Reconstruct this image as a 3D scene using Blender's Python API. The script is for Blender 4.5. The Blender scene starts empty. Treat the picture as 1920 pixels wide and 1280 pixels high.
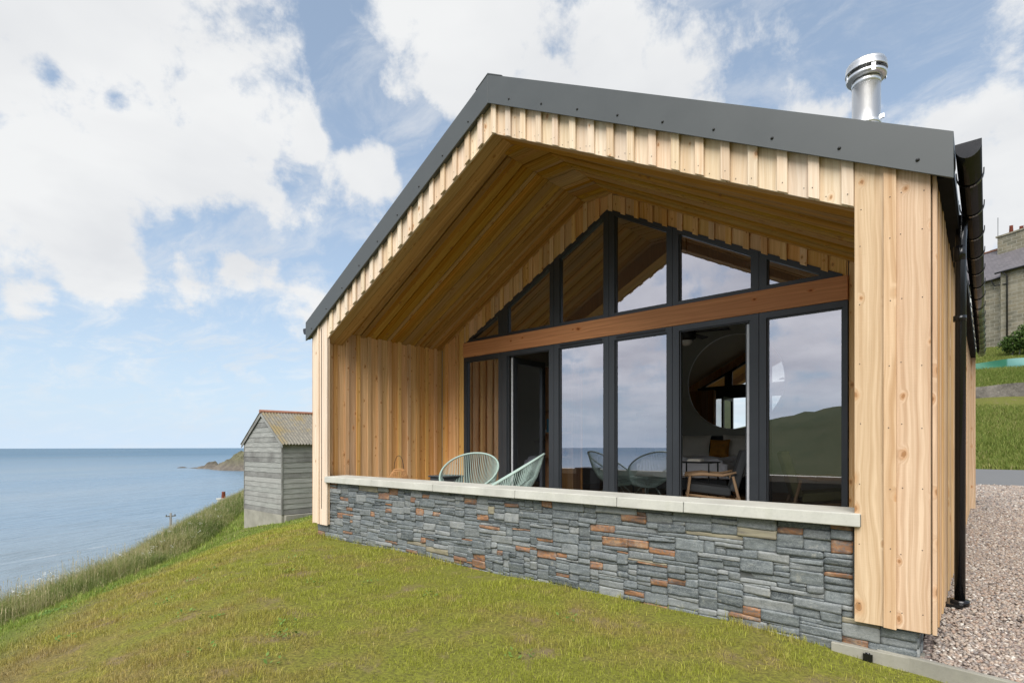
import bpy, bmesh, math, random
import numpy as np
from mathutils import Vector, Matrix, noise as mn
R = math.radians
random.seed(7); rng = np.random.default_rng(11)
SC = bpy.context.scene
COL = SC.collection
# ------------------------------------------------------------------ camera
cam = bpy.data.cameras.new("camera"); cam_o = bpy.data.objects.new("camera", cam); COL.objects.link(cam_o)
cam_o.location = (7.763, -4.262, 0.95)
cam_o.rotation_euler = (R(90), 0, R(41.134))
cam.sensor_width = 36.0; cam.lens = 1019.9/1920*36.0
cam.shift_x = 0.0; cam.shift_y = (835.05-640)/1920.0
cam.clip_start = 0.05; cam.clip_end = 20000
SC.camera = cam_o
SC.view_settings.view_transform = 'Standard'; SC.view_settings.look = 'None'
SC.view_settings.gamma = 1.0; SC.view_settings.exposure = 0.35
SC.cycles.max_bounces = 8; SC.cycles.diffuse_bounces = 4; SC.cycles.glossy_bounces = 4
SC.cycles.transparent_max_bounces = 16; SC.cycles.transmission_bounces = 4
SC.cycles.sample_clamp_indirect = 6
SC.cycles.use_denoising = True

# ------------------------------------------------------------------ node helpers
class NT:
    def __init__(s, tree): s.t = tree; s.n = tree.nodes; s.l = tree.links
    def new(s, typ, **kw):
        n = s.n.new(typ)
        for k, v in kw.items(): setattr(n, k, v)
        return n
    def set(s, sock, v):
        if isinstance(v, bpy.types.NodeSocket): s.l.new(v, sock)
        elif isinstance(v, (tuple, list)):
            v = tuple(v)
            if len(v) == 3 and sock.type == 'RGBA': v = v + (1.0,)
            sock.default_value = v
        else: sock.default_value = v
    def math(s, op, a, b=0.0, c=0.0, clamp=False):
        n = s.new('ShaderNodeMath', operation=op, use_clamp=clamp)
        s.set(n.inputs[0], a); s.set(n.inputs[1], b); s.set(n.inputs[2], c)
        return n.outputs[0]
    def vmath(s, op, a, b=(0, 0, 0), out=0):
        n = s.new('ShaderNodeVectorMath', operation=op); s.set(n.inputs[0], a); s.set(n.inputs[1], b)
        return n.outputs['Value'] if op in ('DOT_PRODUCT', 'LENGTH') else n.outputs[0]
    def mr(s, v, a, b, c=0.0, d=1.0, smooth=False):
        n = s.new('ShaderNodeMapRange', interpolation_type='SMOOTHSTEP' if smooth else 'LINEAR')
        s.set(n.inputs[0], v)
        for i, x in enumerate((a, b, c, d)): s.set(n.inputs[i+1], x)
        return n.outputs[0]
    def mix(s, f, a, b, mode='MIX'):
        n = s.new('ShaderNodeMix', data_type='RGBA', blend_type=mode)
        s.set(n.inputs[0], f); s.set(n.inputs[6], a); s.set(n.inputs[7], b)
        return n.outputs[2]
    def noise(s, vec, scale, detail=4, rough=0.5, dist=0.0):
        n = s.new('ShaderNodeTexNoise'); s.set(n.inputs['Vector'], vec)
        s.set(n.inputs['Scale'], scale); s.set(n.inputs['Detail'], detail); s.set(n.inputs['Roughness'], rough)
        s.set(n.inputs['Distortion'], dist)
        return n.outputs['Fac']
    def ramp(s, f, stops):
        n = s.new('ShaderNodeValToRGB'); s.set(n.inputs[0], f); e = n.color_ramp.elements
        while len(e) < len(stops): e.new(0.5)
        for i, (p, c) in enumerate(stops): e[i].position = p; e[i].color = tuple(c) + (1.0,)
        return n.outputs[0]
    def comb(s, x, y, z):
        n = s.new('ShaderNodeCombineXYZ')
        for i, v in enumerate((x, y, z)): s.set(n.inputs[i], v)
        return n.outputs[0]
    def sep(s, v):
        n = s.new('ShaderNodeSeparateXYZ'); s.set(n.inputs[0], v); return n.outputs
    def bump(s, h, strength=0.3, dist=0.01):
        n = s.new('ShaderNodeBump'); s.set(n.inputs['Height'], h); n.inputs['Strength'].default_value = strength
        n.inputs['Distance'].default_value = dist; return n.outputs[0]

# ------------------------------------------------------------------ world: nishita sky with a cloud layer
world = bpy.data.worlds.new("World"); SC.world = world; world.use_nodes = True
W_ = NT(world.node_tree); W_.n.clear()
SUN_DIR = Vector((0.35, -1.0, 1.15)).normalized()
dirn = W_.vmath('NORMALIZE', W_.new('ShaderNodeTexCoord').outputs['Generated'])
sx, sy, sz = W_.sep(dirn)
zc = W_.math('MAXIMUM', sz, 0.03)
sky = W_.new('ShaderNodeTexSky', sky_type='NISHITA', sun_disc=False, altitude=30, air_density=1.0, dust_density=0.8, ozone_density=1.2)
sky.sun_elevation = math.asin(SUN_DIR.z); sky.sun_rotation = math.atan2(SUN_DIR.x, SUN_DIR.y)
W_.set(sky.inputs['Vector'], W_.comb(sx, sy, zc))
# cloud layer: fractal noise on a flattened dome, plus banks and gaps at given azimuth / elevation
fl = W_.math('ADD', W_.math('MAXIMUM', sz, 0.0), 0.16)
cp = W_.comb(W_.math('DIVIDE', sx, fl), W_.math('DIVIDE', sy, fl), 0.0)
wv = W_.new('ShaderNodeTexNoise'); W_.set(wv.inputs['Vector'], cp); wv.inputs['Scale'].default_value = 1.6; wv.inputs['Detail'].default_value = 3
cpw = W_.vmath('ADD', cp, W_.vmath('SCALE', W_.vmath('SUBTRACT', wv.outputs['Color'], (0.5, 0.5, 0.5))))
cpw.node.inputs[1].links[0].from_node.inputs['Scale'].default_value = 0.35
n1 = W_.noise(cpw, 2.1, 9, 0.58)
n2 = W_.noise(dirn, 9.0, 8, 0.62, 0.3)
BANKS = [(-78.5,26.0,11.1,0.40),(-68.6,25.4,8.7,0.40),(-81.6,30.7,7.0,0.25),(-82.6,17.0,6.6,0.36),(-71.6,33.6,6.4,0.3),(-63.5,28.7,3.5,0.3),
 (-82.1,27.7,1.2,-0.38),(-77.0,26.9,1.0,-0.4),(-71.2,28.9,1.2,-0.3),(-58.6,34.1,2.8,-0.75),(-57.1,30.3,3.2,-0.6),(-69.0,18.9,3.9,-0.5),
 (-62.5,24.8,2.2,-0.4),(-50.6,28.7,3.8,-0.65),(-60.1,37.1,1.7,-0.5),(-48.4,26.2,4.2,-0.5),(-74.0,18.9,2.2,-0.2),(-55.4,26.5,2.9,0.6),
 (-69.9,15.8,3.1,0.6),(-66.8,15.9,2.6,0.5),(-62.1,27.7,1.8,0.55),(-77.8,13.7,2.8,0.65),(-62.5,12.6,2.8,0.6),(-82.6,11.2,1.7,0.55),
 (-49.0,36.6,6.1,0.5),(-38.9,35.4,8.4,0.5),(-27.9,34.3,5.7,0.4),(-15.9,34.2,4.2,0.15),(-16.9,30.7,3.0,-0.45),(-10.3,33.1,2.8,-0.35),
 (-3.7,29.5,4.2,-0.55),(-10.7,30.8,2.5,-0.4),(0.0,20.5,7.1,0.6),(-13.2,28.2,3.9,0.35),(-5.2,26.4,2.8,0.4),(0.9,29.4,2.5,0.25),(0.9,13.7,2.6,-0.3),
 (-66.3,9.3,6.6,-0.35),(-80.6,6.7,7.8,-0.3),(180,35,80,0.30),(-160,14,28,0.12)]
acc = None
for az, el, rad, w in BANKS:
    d = (math.sin(R(az))*math.cos(R(el)), math.cos(R(az))*math.cos(R(el)), math.sin(R(el)))
    dp = W_.vmath('DOT_PRODUCT', dirn, d)
    g = W_.mr(dp, math.cos(R(rad*1.25)), math.cos(R(rad*0.25)), 0.0, w*0.36, True)
    acc = g if acc is None else W_.math('ADD', acc, g)
acc = W_.math('MINIMUM', W_.math('MAXIMUM', acc, -0.17), 0.26)
n3 = W_.noise(dirn, 24.0, 7, 0.65, 0.2)
nn_ = W_.math('ADD', W_.math('ADD', W_.math('MULTIPLY', n1, 0.40), W_.math('MULTIPLY', n2, 0.38)), W_.math('MULTIPLY', n3, 0.22))
dens = W_.math('ADD', W_.math('MULTIPLY_ADD', nn_, 1.55, -0.275), acc)
mask = W_.mr(dens, 0.47, 0.68, 0.0, 1.0, True)
hfade = W_.mr(sz, 0.0, 0.16, 0.25, 1.0, True)
mask = W_.math('MULTIPLY', mask, W_.math('MULTIPLY', hfade, 0.96))
shade = W_.noise(cpw, 1.3, 5, 0.55)
back = W_.mr(sy, -0.5, 0.1, 1.0, 0.0, True)
cl_front = W_.mix(W_.mr(shade, 0.35, 0.6), (6.1, 6.2, 6.35), (7.15, 7.2, 7.2))
cl_back = W_.mix(W_.mr(shade, 0.38, 0.62), (6.6, 6.7, 7.3), (9.6, 9.6, 9.9))
clc = W_.mix(back, cl_front, cl_back)
thin_v = W_.vmath('MULTIPLY', W_.vmath('ADD', cpw, (3.1, 1.7, 0.0)), (1.6, 3.4, 1.0))
thin = W_.mr(W_.noise(thin_v, 1.5, 8, 0.66, 0.4), 0.42, 0.72, 0.0, 0.55, True)
mask = W_.math('MAXIMUM', mask, W_.math('MULTIPLY', thin, hfade))
haze_w = W_.mr(sz, 0.0, 0.6, 1.0, 0.0)
skyb = W_.mix(1.0, sky.outputs[0], (1.0, 1.08, 1.12), 'MULTIPLY')
skyc = W_.mix(W_.math('ADD', W_.math('MULTIPLY', W_.math('POWER', haze_w, 2.2), 0.60), 0.36), skyb, (5.2, 6.35, 7.7))
final = W_.mix(mask, skyc, clc)
bg = W_.new('ShaderNodeBackground'); W_.set(bg.inputs[0], final); bg.inputs[1].default_value = 0.1
W_.l.new(bg.outputs[0], W_.new('ShaderNodeOutputWorld').inputs[0])
sun = bpy.data.lights.new("sun", 'SUN'); sun.energy = 3.6; sun.angle = R(48); sun.color = (1.0, 0.965, 0.92)
sun_o = bpy.data.objects.new("sun", sun); COL.objects.link(sun_o)
sun_o.rotation_euler = (-SUN_DIR).to_track_quat('-Z', 'Y').to_euler(); sun_o.location = (0, -20, 30)

# ------------------------------------------------------------------ materials
def mat(name):
    m = bpy.data.materials.new(name); m.use_nodes = True; t = NT(m.node_tree); t.n.clear()
    p = t.new('ShaderNodeBsdfPrincipled'); t.out = t.new('ShaderNodeOutputMaterial'); t.l.new(p.outputs[0], t.out.inputs[0])
    t.p = p
    return m, t
def simple(name, col, rough=0.5, metal=0.0, var=0.08, scale=8.0, bump=0.0, bscale=60.0, bdist=0.003, spec=0.5):
    m, t = mat(name); pos = t.new('ShaderNodeTexCoord').outputs['Object']
    n = t.noise(pos, scale, 5, 0.6)
    c1 = tuple(c*(1-var) for c in col); c2 = tuple(min(1, c*(1+var)) for c in col)
    t.set(t.p.inputs['Base Color'], t.mix(t.mr(n, 0.3, 0.7), c1, c2))
    t.set(t.p.inputs['Roughness'], t.mr(n, 0.3, 0.7, rough*0.9, min(1, rough*1.1)))
    t.p.inputs['Metallic'].default_value = metal; t.p.inputs['Specular IOR Level'].default_value = spec
    if bump: t.set(t.p.inputs['Normal'], t.bump(t.noise(pos, bscale, 4, 0.6), bump, bdist))
    return m
def wood(name, light, dark, knot=(0.30, 0.145, 0.055), knots=1.0, rough=0.65, var=0.16, grain=1.0, sawn=0.0, kf=5.5):
    m, t = mat(name)
    uv = t.new('ShaderNodeUVMap', uv_map='uv').outputs[0]
    rnd = t.new('ShaderNodeNewGeometry').outputs['Random Per Island']
    u, v, _ = t.sep(uv)
    kn = t.noise(t.comb(t.math('MULTIPLY', u, 14.0), t.math('MULTIPLY', v, 9.0), 1.7), 1.0, 3, 0.6)
    kx = t.comb(t.math('ADD', t.math('MULTIPLY', u, kf), t.math('MULTIPLY', kn, 0.22)), t.math('ADD', t.math('MULTIPLY', v, kf*0.62), t.math('MULTIPLY', kn, -0.16)), 0.0)
    vo = t.new('ShaderNodeTexVoronoi', voronoi_dimensions='2D', feature='F1'); t.set(vo.inputs['Vector'], kx); vo.inputs['Scale'].default_value = 1.0
    kr, kr2, _ = t.sep(vo.outputs['Color'])
    kd = t.math('MULTIPLY', vo.outputs['Distance'], t.mr(kr2, 0, 1, 0.95, 3.0))
    on = t.math('GREATER_THAN', kr, 1.0-0.40*knots)
    # grain lines swirl round the knots
    swirl = t.math('MULTIPLY', t.mr(kd, 0.0, 0.45, 1.0, 0.0, True), on)
    warp = t.noise(t.comb(t.math('MULTIPLY', u, 5.0), t.math('MULTIPLY', v, 0.9), 3.1), 1.0, 3, 0.5)
    uu = t.math('ADD', t.math('ADD', t.math('MULTIPLY', u, 46.0*grain), t.math('MULTIPLY', warp, 5.0)), t.math('MULTIPLY', swirl, 2.6))
    g1 = t.noise(t.comb(uu, t.math('MULTIPLY', v, 0.7), 0.0), 1.0, 3, 0.55)
    g2 = t.noise(t.comb(t.math('MULTIPLY', u, 260.0), t.math('MULTIPLY', v, 4.5), 0.0), 1.0, 2, 0.5)
    ring = t.math('SINE', t.math('MULTIPLY', uu, 2.3))
    ring = t.mr(ring, 0.3, 1.0, 0.0, 1.0)
    c = t.mix(t.mr(g1, 0.35, 0.66), light, dark)
    c = t.mix(t.math('MULTIPLY', ring, 0.24), c, tuple(x*y for x, y in zip(dark, (0.82, 0.72, 0.6))))
    c = t.mix(t.math('MULTIPLY', t.mr(g2, 0.45, 0.75), 0.22), c, tuple(x*0.6 for x in dark))
    big = t.noise(t.comb(t.math('MULTIPLY', u, 2.0), t.math('MULTIPLY', v, 0.8), 7.0), 1.0, 2)
    c = t.mix(t.math('MULTIPLY', t.mr(big, 0.4, 0.7), 0.35), c, dark)
    hsv = t.new('ShaderNodeHueSaturation'); t.set(hsv.inputs['Color'], c)
    t.set(hsv.inputs['Value'], t.mr(rnd, 0, 1, 1-var, 1+var*0.8)); t.set(hsv.inputs['Saturation'], t.mr(t.math('FRACT', t.math('MULTIPLY', rnd, 17.3)), 0, 1, 0.82, 1.12))
    t.set(hsv.inputs['Hue'], t.mr(t.math('FRACT', t.math('MULTIPLY', rnd, 7.7)), 0, 1, 0.492, 0.506))
    c = hsv.outputs[0]
    core = t.math('MULTIPLY', t.mr(kd, 0.06, 0.11, 1.0, 0.0, True), on)
    rim = t.math('MULTIPLY', t.mr(t.math('ABSOLUTE', t.math('SUBTRACT', kd, 0.10)), 0.0, 0.022, 1.0, 0.0), on)
    halo = t.math('MULTIPLY', t.mr(kd, 0.1, 0.3, 0.5, 0.0, True), on)
    c = t.mix(halo, c, tuple(x*y for x, y in zip(dark, (1.0, 0.75, 0.55))))
    c = t.mix(t.math('MULTIPLY', core, 0.75), c, knot)
    c = t.mix(t.math('MULTIPLY', rim, 0.6), c, tuple(x*0.45 for x in knot))
    t.set(t.p.inputs['Base Color'], c); t.p.inputs['Roughness'].default_value = rough
    t.p.inputs['Specular IOR Level'].default_value = 0.12
    h = t.math('ADD', t.math('MULTIPLY', g1, 0.5), t.math('MULTIPLY', g2, 0.6))
    if sawn:
        sw = t.noise(t.comb(t.math('MULTIPLY', u, 6.0), t.math('MULTIPLY', v, 160.0), 0.0), 1.0, 2)
        h = t.math('ADD', h, t.math('MULTIPLY', sw, sawn))
    t.set(t.p.inputs['Normal'], t.bump(h, 0.35, 0.002))
    return m
M = {}
M['larch_front'] = wood('larch_front', (0.66, 0.475, 0.285), (0.47, 0.295, 0.145), knots=0.9, sawn=1.0, var=0.12, kf=6.0)
M['larch_gable'] = wood('larch_gable', (0.75, 0.62, 0.465), (0.63, 0.48, 0.325), knots=0.6, var=0.10, kf=7.0)
M['larch_wall'] = wood('larch_wall', (0.80, 0.52, 0.25), (0.62, 0.355, 0.135), knots=1.3, var=0.16, kf=8.0)  # same larch warmed, light bounced inside the porch put into the colour
M['larch_soffit_shaded'] = wood('larch_soffit_shaded', (0.49, 0.285, 0.075), (0.31, 0.16, 0.034), knots=1.3, var=0.2, kf=8.0)  # same larch darkened, the porch ceiling's shade put into the colour
M['beam'] = wood('beam_timber', (0.66, 0.245, 0.05), (0.48, 0.155, 0.026), knot=(0.12, 0.035, 0.01), knots=0.5, rough=0.45, var=0.05)
M['oak'] = wood('furniture_oak', (0.42, 0.26, 0.12), (0.30, 0.17, 0.07), knots=0.0, rough=0.45)
M['pine_shelf'] = wood('shelf_pine', (0.50, 0.28, 0.11), (0.36, 0.18, 0.06), knots=0.4)
M['metal_grey'] = simple('coated_steel_grey', (0.066, 0.073, 0.073), 0.42, 0.0, 0.05, 3.0, 0.06, 300, 0.0006)
M['frame'] = simple('anthracite_aluminium', (0.036, 0.041, 0.046), 0.38, 0.0, 0.05, 5.0)
M['screw'] = simple('screw_head', (0.03, 0.03, 0.03), 0.4, 0.3)
M['black_plastic'] = simple('black_gutter_plastic', (0.008, 0.008, 0.009), 0.2, 0.0, 0.1)
M['black_metal'] = simple('black_metal', (0.012, 0.012, 0.012), 0.45, 0.2)
M['eaves_black'] = simple('matt_black_board', (0.012, 0.012, 0.012), 0.9, spec=0.1)  # black stands in for the shade below the gutter
M['steel'] = simple('stainless_steel', (0.80, 0.80, 0.79), 0.36, 1.0, 0.01, 0.5)
M['seal'] = simple('pale_door_edge', (0.62, 0.62, 0.62), 0.4, 0.1)
M['wall_paint'] = simple('interior_wall_paint', (0.42, 0.425, 0.375), 0.8, 0, 0.03)
M['ceil_paint'] = simple('interior_ceiling_paint', (0.42, 0.41, 0.37), 0.8, 0, 0.03)
M['floor'] = wood('interior_floor', (0.40, 0.26, 0.14), (0.28, 0.17, 0.085), knots=0.2, rough=0.4)
M['white'] = simple('white_paint', (0.75, 0.75, 0.72), 0.5)
M['linen'] = simple('white_linen', (0.84, 0.84, 0.86), 0.9, 0, 0.05, 5, 0.5, 7, 0.03)
M['cream'] = simple('cream_cushion_fabric', (0.72, 0.69, 0.60), 0.95, 0, 0.06, 6, 0.3, 400, 0.001)
M['mustard'] = simple('mustard_velvet', (0.42, 0.18, 0.02), 0.8, 0, 0.25, 12, 0.4, 18, 0.02)
M['charcoal'] = simple('charcoal_fabric', (0.045, 0.048, 0.05), 0.95, 0, 0.1, 6, 0.3, 500, 0.001)
M['mint'] = simple('mint_cord', (0.33, 0.43, 0.38), 0.5, 0, 0.06, 10)
M['rattan'] = simple('rattan', (0.50, 0.26, 0.10), 0.6, 0, 0.15, 30)
M['wax'] = simple('candle_wax', (0.75, 0.70, 0.66), 0.4)
M['slab'] = simple('terrace_paving', (0.30, 0.30, 0.29), 0.8, 0, 0.12, 4, 0.3, 90, 0.002)
M['book_blue'] = simple('book_blue', (0.06, 0.22, 0.32), 0.6); M['book_white'] = simple('book_white', (0.6, 0.6, 0.55), 0.6)
M['book_red'] = simple('book_red', (0.30, 0.07, 0.04), 0.6); M['terracotta'] = simple('terracotta', (0.30, 0.10, 0.05), 0.8, 0, 0.2, 8)
M['olive'] = simple('olive_fabric', (0.14, 0.14, 0.06), 0.95)
def concrete_mat(name, col, stain=0.3, sc=1.0):
    m, t = mat(name); pos = t.new('ShaderNodeNewGeometry').outputs['Position']
    a = t.noise(pos, 2.2*sc, 6, 0.65); b = t.noise(pos, 45*sc, 5, 0.7); z = t.noise(t.vmath('MULTIPLY', pos, (1, 1, 0.3)), 9*sc, 4, 0.6)
    c = t.mix(t.mr(a, 0.35, 0.7), col, tuple(x*(1-stain) for x in col))
    c = t.mix(t.math('MULTIPLY', t.mr(b, 0.5, 0.8), 0.3), c, tuple(x*0.55 for x in col))
    c = t.mix(t.math('MULTIPLY', t.mr(z, 0.55, 0.75), 0.3), c, tuple(x*y for x, y in zip(col, (0.7, 0.72, 0.6))))
    t.set(t.p.inputs['Base Color'], c); t.p.inputs['Roughness'].default_value = 0.85
    t.set(t.p.inputs['Normal'], t.bump(t.math('ADD', b, a), 0.4, 0.004))
    return m
M['coping'] = concrete_mat('pale_coping_concrete', (0.53, 0.525, 0.465), 0.26)
M['concrete'] = concrete_mat('kerb_concrete', (0.34, 0.325, 0.27), 0.35)
M['mortar'] = concrete_mat('mortar', (0.10, 0.105, 0.10), 0.3, 3)
# slate facing
m, t = mat('slate_facing'); M['slate'] = m
pos = t.new('ShaderNodeNewGeometry').outputs['Position']; rnd = t.new('ShaderNodeNewGeometry').outputs['Random Per Island']
off = t.vmath('ADD', pos, t.comb(t.math('MULTIPLY', rnd, 37.0), t.math('MULTIPLY', rnd, 11.0), t.math('MULTIPLY', rnd, 53.0)))
lay = t.noise(t.vmath('MULTIPLY', off, (5, 5, 34)), 1.0, 6, 0.65, 0.6)
blot = t.noise(off, 13, 5, 0.65); fine = t.noise(t.vmath('MULTIPLY', off, (40, 40, 120)), 1.0, 4, 0.6)
base = t.ramp(rnd, [(0.0, (0.038, 0.048, 0.053)), (0.2, (0.15, 0.168, 0.172)), (0.4, (0.075, 0.088, 0.094)), (0.6, (0.24, 0.248, 0.24)), (0.8, (0.115, 0.13, 0.136))])
base = t.mix(t.math('MULTIPLY', t.mr(lay, 0.46, 0.66), 0.38), base, (0.27, 0.295, 0.29))
base = t.mix(t.math('MULTIPLY', t.mr(blot, 0.3, 0.48, 1, 0), 0.55), base, (0.05, 0.065, 0.075))
base = t.mix(t.math('MULTIPLY', t.mr(blot, 0.60, 0.72), 0.5), base, (0.40, 0.39, 0.33))
vein = t.noise(t.vmath('ADD', t.vmath('MULTIPLY', off, (9, 9, 30)), t.vmath('MULTIPLY', pos, (14, 0, 0))), 1.0, 5, 0.7, 1.5)
base = t.mix(t.math('MULTIPLY', t.mr(t.math('ABSOLUTE', t.math('SUBTRACT', vein, 0.5)), 0.0, 0.02, 1, 0), 0.55), base, (0.44, 0.46, 0.44))
base = t.mix(t.math('MULTIPLY', t.mr(fine, 0.5, 0.72), 0.35), base, (0.05, 0.06, 0.065))
rust = t.mix(t.mr(lay, 0.38, 0.66), (0.33, 0.155, 0.065), (0.085, 0.055, 0.045))
rust = t.mix(t.math('MULTIPLY', t.mr(blot, 0.5, 0.68), 0.7), rust, (0.40, 0.28, 0.18))
rust = t.mix(t.math('MULTIPLY', t.mr(blot, 0.28, 0.42, 1, 0), 0.6), rust, (0.13, 0.14, 0.14))
tan = t.mix(t.mr(lay, 0.4, 0.65), (0.30, 0.27, 0.18), (0.17, 0.15, 0.12))
rust = t.mix(t.math('MULTIPLY', t.mr(vein, 0.5, 0.62), 0.75), rust, (0.12, 0.12, 0.118))
attr = t.new('ShaderNodeAttribute', attribute_name='rust'); rf = attr.outputs['Fac']
c = t.mix(t.math('GREATER_THAN', rf, 0.5), base, rust); c = t.mix(t.math('GREATER_THAN', rf, 1.5), c, tan)
t.set(t.p.inputs['Base Color'], c); t.set(t.p.inputs['Roughness'], t.mr(fine, 0.3, 0.7, 0.45, 0.8))
t.set(t.p.inputs['Normal'], t.bump(t.math('ADD', t.math('MULTIPLY', lay, 1.2), t.math('ADD', t.math('MULTIPLY', fine, 0.5), blot)), 0.45, 0.005))
# window glass: tinted pane with a reflective coat
m, t = mat('window_glass'); M['glass'] = m
t.n.remove(t.p)
fr = t.new('ShaderNodeFresnel'); fr.inputs['IOR'].default_value = 1.45
gl = t.new('ShaderNodeBsdfGlossy'); gl.inputs['Roughness'].default_value = 0.0; gl.inputs['Color'].default_value = (0.93, 0.93, 1.0, 1)
wob = t.noise(t.new('ShaderNodeNewGeometry').outputs['Position'], 0.8, 1, 0.5)
t.set(gl.inputs['Normal'], t.bump(wob, 0.02, 0.02))
tr = t.new('ShaderNodeBsdfTransparent'); tr.inputs['Color'].default_value = (0.96, 0.97, 0.95, 1)
mx = t.new('ShaderNodeMixShader'); t.set(mx.inputs[0], t.math('ADD', t.math('MULTIPLY', fr.outputs[0], 1.1), 0.44, clamp=True))
t.l.new(tr.outputs[0], mx.inputs[1]); t.l.new(gl.outputs[0], mx.inputs[2]); t.l.new(mx.outputs[0], t.out.inputs[0])
m, t = mat('mirror_glass'); M['mirror'] = m
t.p.inputs['Metallic'].default_value = 1; t.p.inputs['Roughness'].default_value = 0.0; t.p.inputs['Base Color'].default_value = (0.9, 0.92, 0.9, 1)
# weathered boards
m, t = mat('weathered_boards'); M['weathered'] = m
uv = t.new('ShaderNodeUVMap', uv_map='uv').outputs[0]; u, v, _ = t.sep(uv); pos = t.new('ShaderNodeNewGeometry').outputs['Position']
rnd = t.new('ShaderNodeNewGeometry').outputs['Random Per Island']
g = t.noise(t.comb(t.math('MULTIPLY', u, 60), t.math('MULTIPLY', v, 2.2), 0.0), 1.0, 5, 0.65)
st = t.noise(pos, 1.4, 4, 0.65)
c = t.mix(t.mr(g, 0.35, 0.65), (0.36, 0.365, 0.335), (0.15, 0.155, 0.14))
c = t.mix(t.math('MULTIPLY', t.mr(t.math('ADD', t.math('MULTIPLY', st, .7), t.math('MULTIPLY', t.math('FRACT', t.math('MULTIPLY', rnd, 13.7)), .3)), 0.45, 0.68), 0.8), c, (0.08, 0.076, 0.07))
c = t.mix(t.mr(rnd, 0, 1, 0.0, 0.3), c, (0.42, 0.41, 0.38))
t.set(t.p.inputs['Base Color'], c); t.p.inputs['Roughness'].default_value = 0.9; t.set(t.p.inputs['Normal'], t.bump(g, 0.5, 0.004))
# lichen-spotted corrugated roof
m, t = mat('lichen_roof'); M['lichen_roof'] = m
pos = t.new('ShaderNodeNewGeometry').outputs['Position']; n = t.noise(pos, 1.1, 6, 0.7); n2_ = t.noise(pos, 9, 5, 0.7)
c = t.mix(t.mr(n2_, 0.35, 0.65), (0.15, 0.14, 0.115), (0.26, 0.24, 0.195))
yv = t.mr(t.sep(pos)[1], 3.5, 6.0, 0.10, -0.04)
c = t.mix(t.math('MULTIPLY', t.mr(t.math('ADD', t.math('ADD', n, yv), t.math('MULTIPLY', n2_, 0.35)), 0.72, 0.86), 0.8), c, (0.24, 0.18, 0.075))
c = t.mix(t.math('MULTIPLY', t.mr(t.noise(pos, 22, 4, 0.7), 0.58, 0.66), 0.6), c, (0.09, 0.085, 0.07))
t.set(t.p.inputs['Base Color'], c); t.p.inputs['Roughness'].default_value = 0.95
M['ridge_tile'] = simple('terracotta_ridge', (0.26, 0.12, 0.075), 0.85, 0, 0.25, 6)
# coursed sandstone blocks
m, t = mat('stone_blocks'); M['stone_blocks'] = m
uv = t.new('ShaderNodeUVMap', uv_map='uv').outputs[0]; u, v, _ = t.sep(uv)
br = t.new('ShaderNodeTexBrick'); t.set(br.inputs['Vector'], uv); br.inputs['Scale'].default_value = 1.0
br.inputs['Brick Width'].default_value = 0.75; br.inputs['Row Height'].default_value = 0.33; br.inputs['Mortar Size'].default_value = 0.02
br.inputs['Color1'].default_value = (0.235, 0.205, 0.14, 1); br.inputs['Color2'].default_value = (0.15, 0.14, 0.10, 1); br.inputs['Mortar'].default_value = (0.36, 0.34, 0.28, 1)
pos = t.new('ShaderNodeNewGeometry').outputs['Position']; n = t.noise(pos, 1.2, 6, 0.7)
c = t.mix(t.math('MULTIPLY', t.mr(n, 0.45, 0.7), 0.55), br.outputs[0], (0.38, 0.35, 0.28))
t.set(t.p.inputs['Base Color'], c); t.p.inputs['Roughness'].default_value = 0.9
t.set(t.p.inputs['Normal'], t.bump(t.math('SUBTRACT', t.noise(pos, 8, 5, 0.6), br.outputs['Fac']), 0.7, 0.03))
m, t = mat('roof_slates'); M['roof_slates'] = m
uv = t.new('ShaderNodeUVMap', uv_map='uv').outputs[0]
br = t.new('ShaderNodeTexBrick'); t.set(br.inputs['Vector'], uv); br.inputs['Scale'].default_value = 1.0
br.inputs['Brick Width'].default_value = 0.3; br.inputs['Row Height'].default_value = 0.22; br.inputs['Mortar Size'].default_value = 0.012
br.inputs['Color1'].default_value = (0.155, 0.14, 0.145, 1); br.inputs['Color2'].default_value = (0.115, 0.105, 0.11, 1); br.inputs['Mortar'].default_value = (0.07, 0.065, 0.07, 1)
t.set(t.p.inputs['Base Color'], br.outputs[0]); t.p.inputs['Roughness'].default_value = 0.6
M['pot'] = simple('chimney_pot_clay', (0.30, 0.075, 0.045), 0.8, 0, 0.15)
# dark pane of far windows
M['dark_pane'] = simple('dark_window_pane', (0.06, 0.08, 0.10), 0.05, 0, 0.1)
# asphalt
m, t = mat('asphalt'); M['asphalt'] = m
pos = t.new('ShaderNodeNewGeometry').outputs['Position']
c = t.mix(t.noise(pos, 120, 4, 0.7), (0.085, 0.088, 0.09), (0.20, 0.20, 0.20)); c = t.mix(t.math('MULTIPLY', t.noise(pos, 0.7, 5), 0.4), c, (0.17, 0.17, 0.165))
t.set(t.p.inputs['Base Color'], c); t.p.inputs['Roughness'].default_value = 0.85
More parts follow.
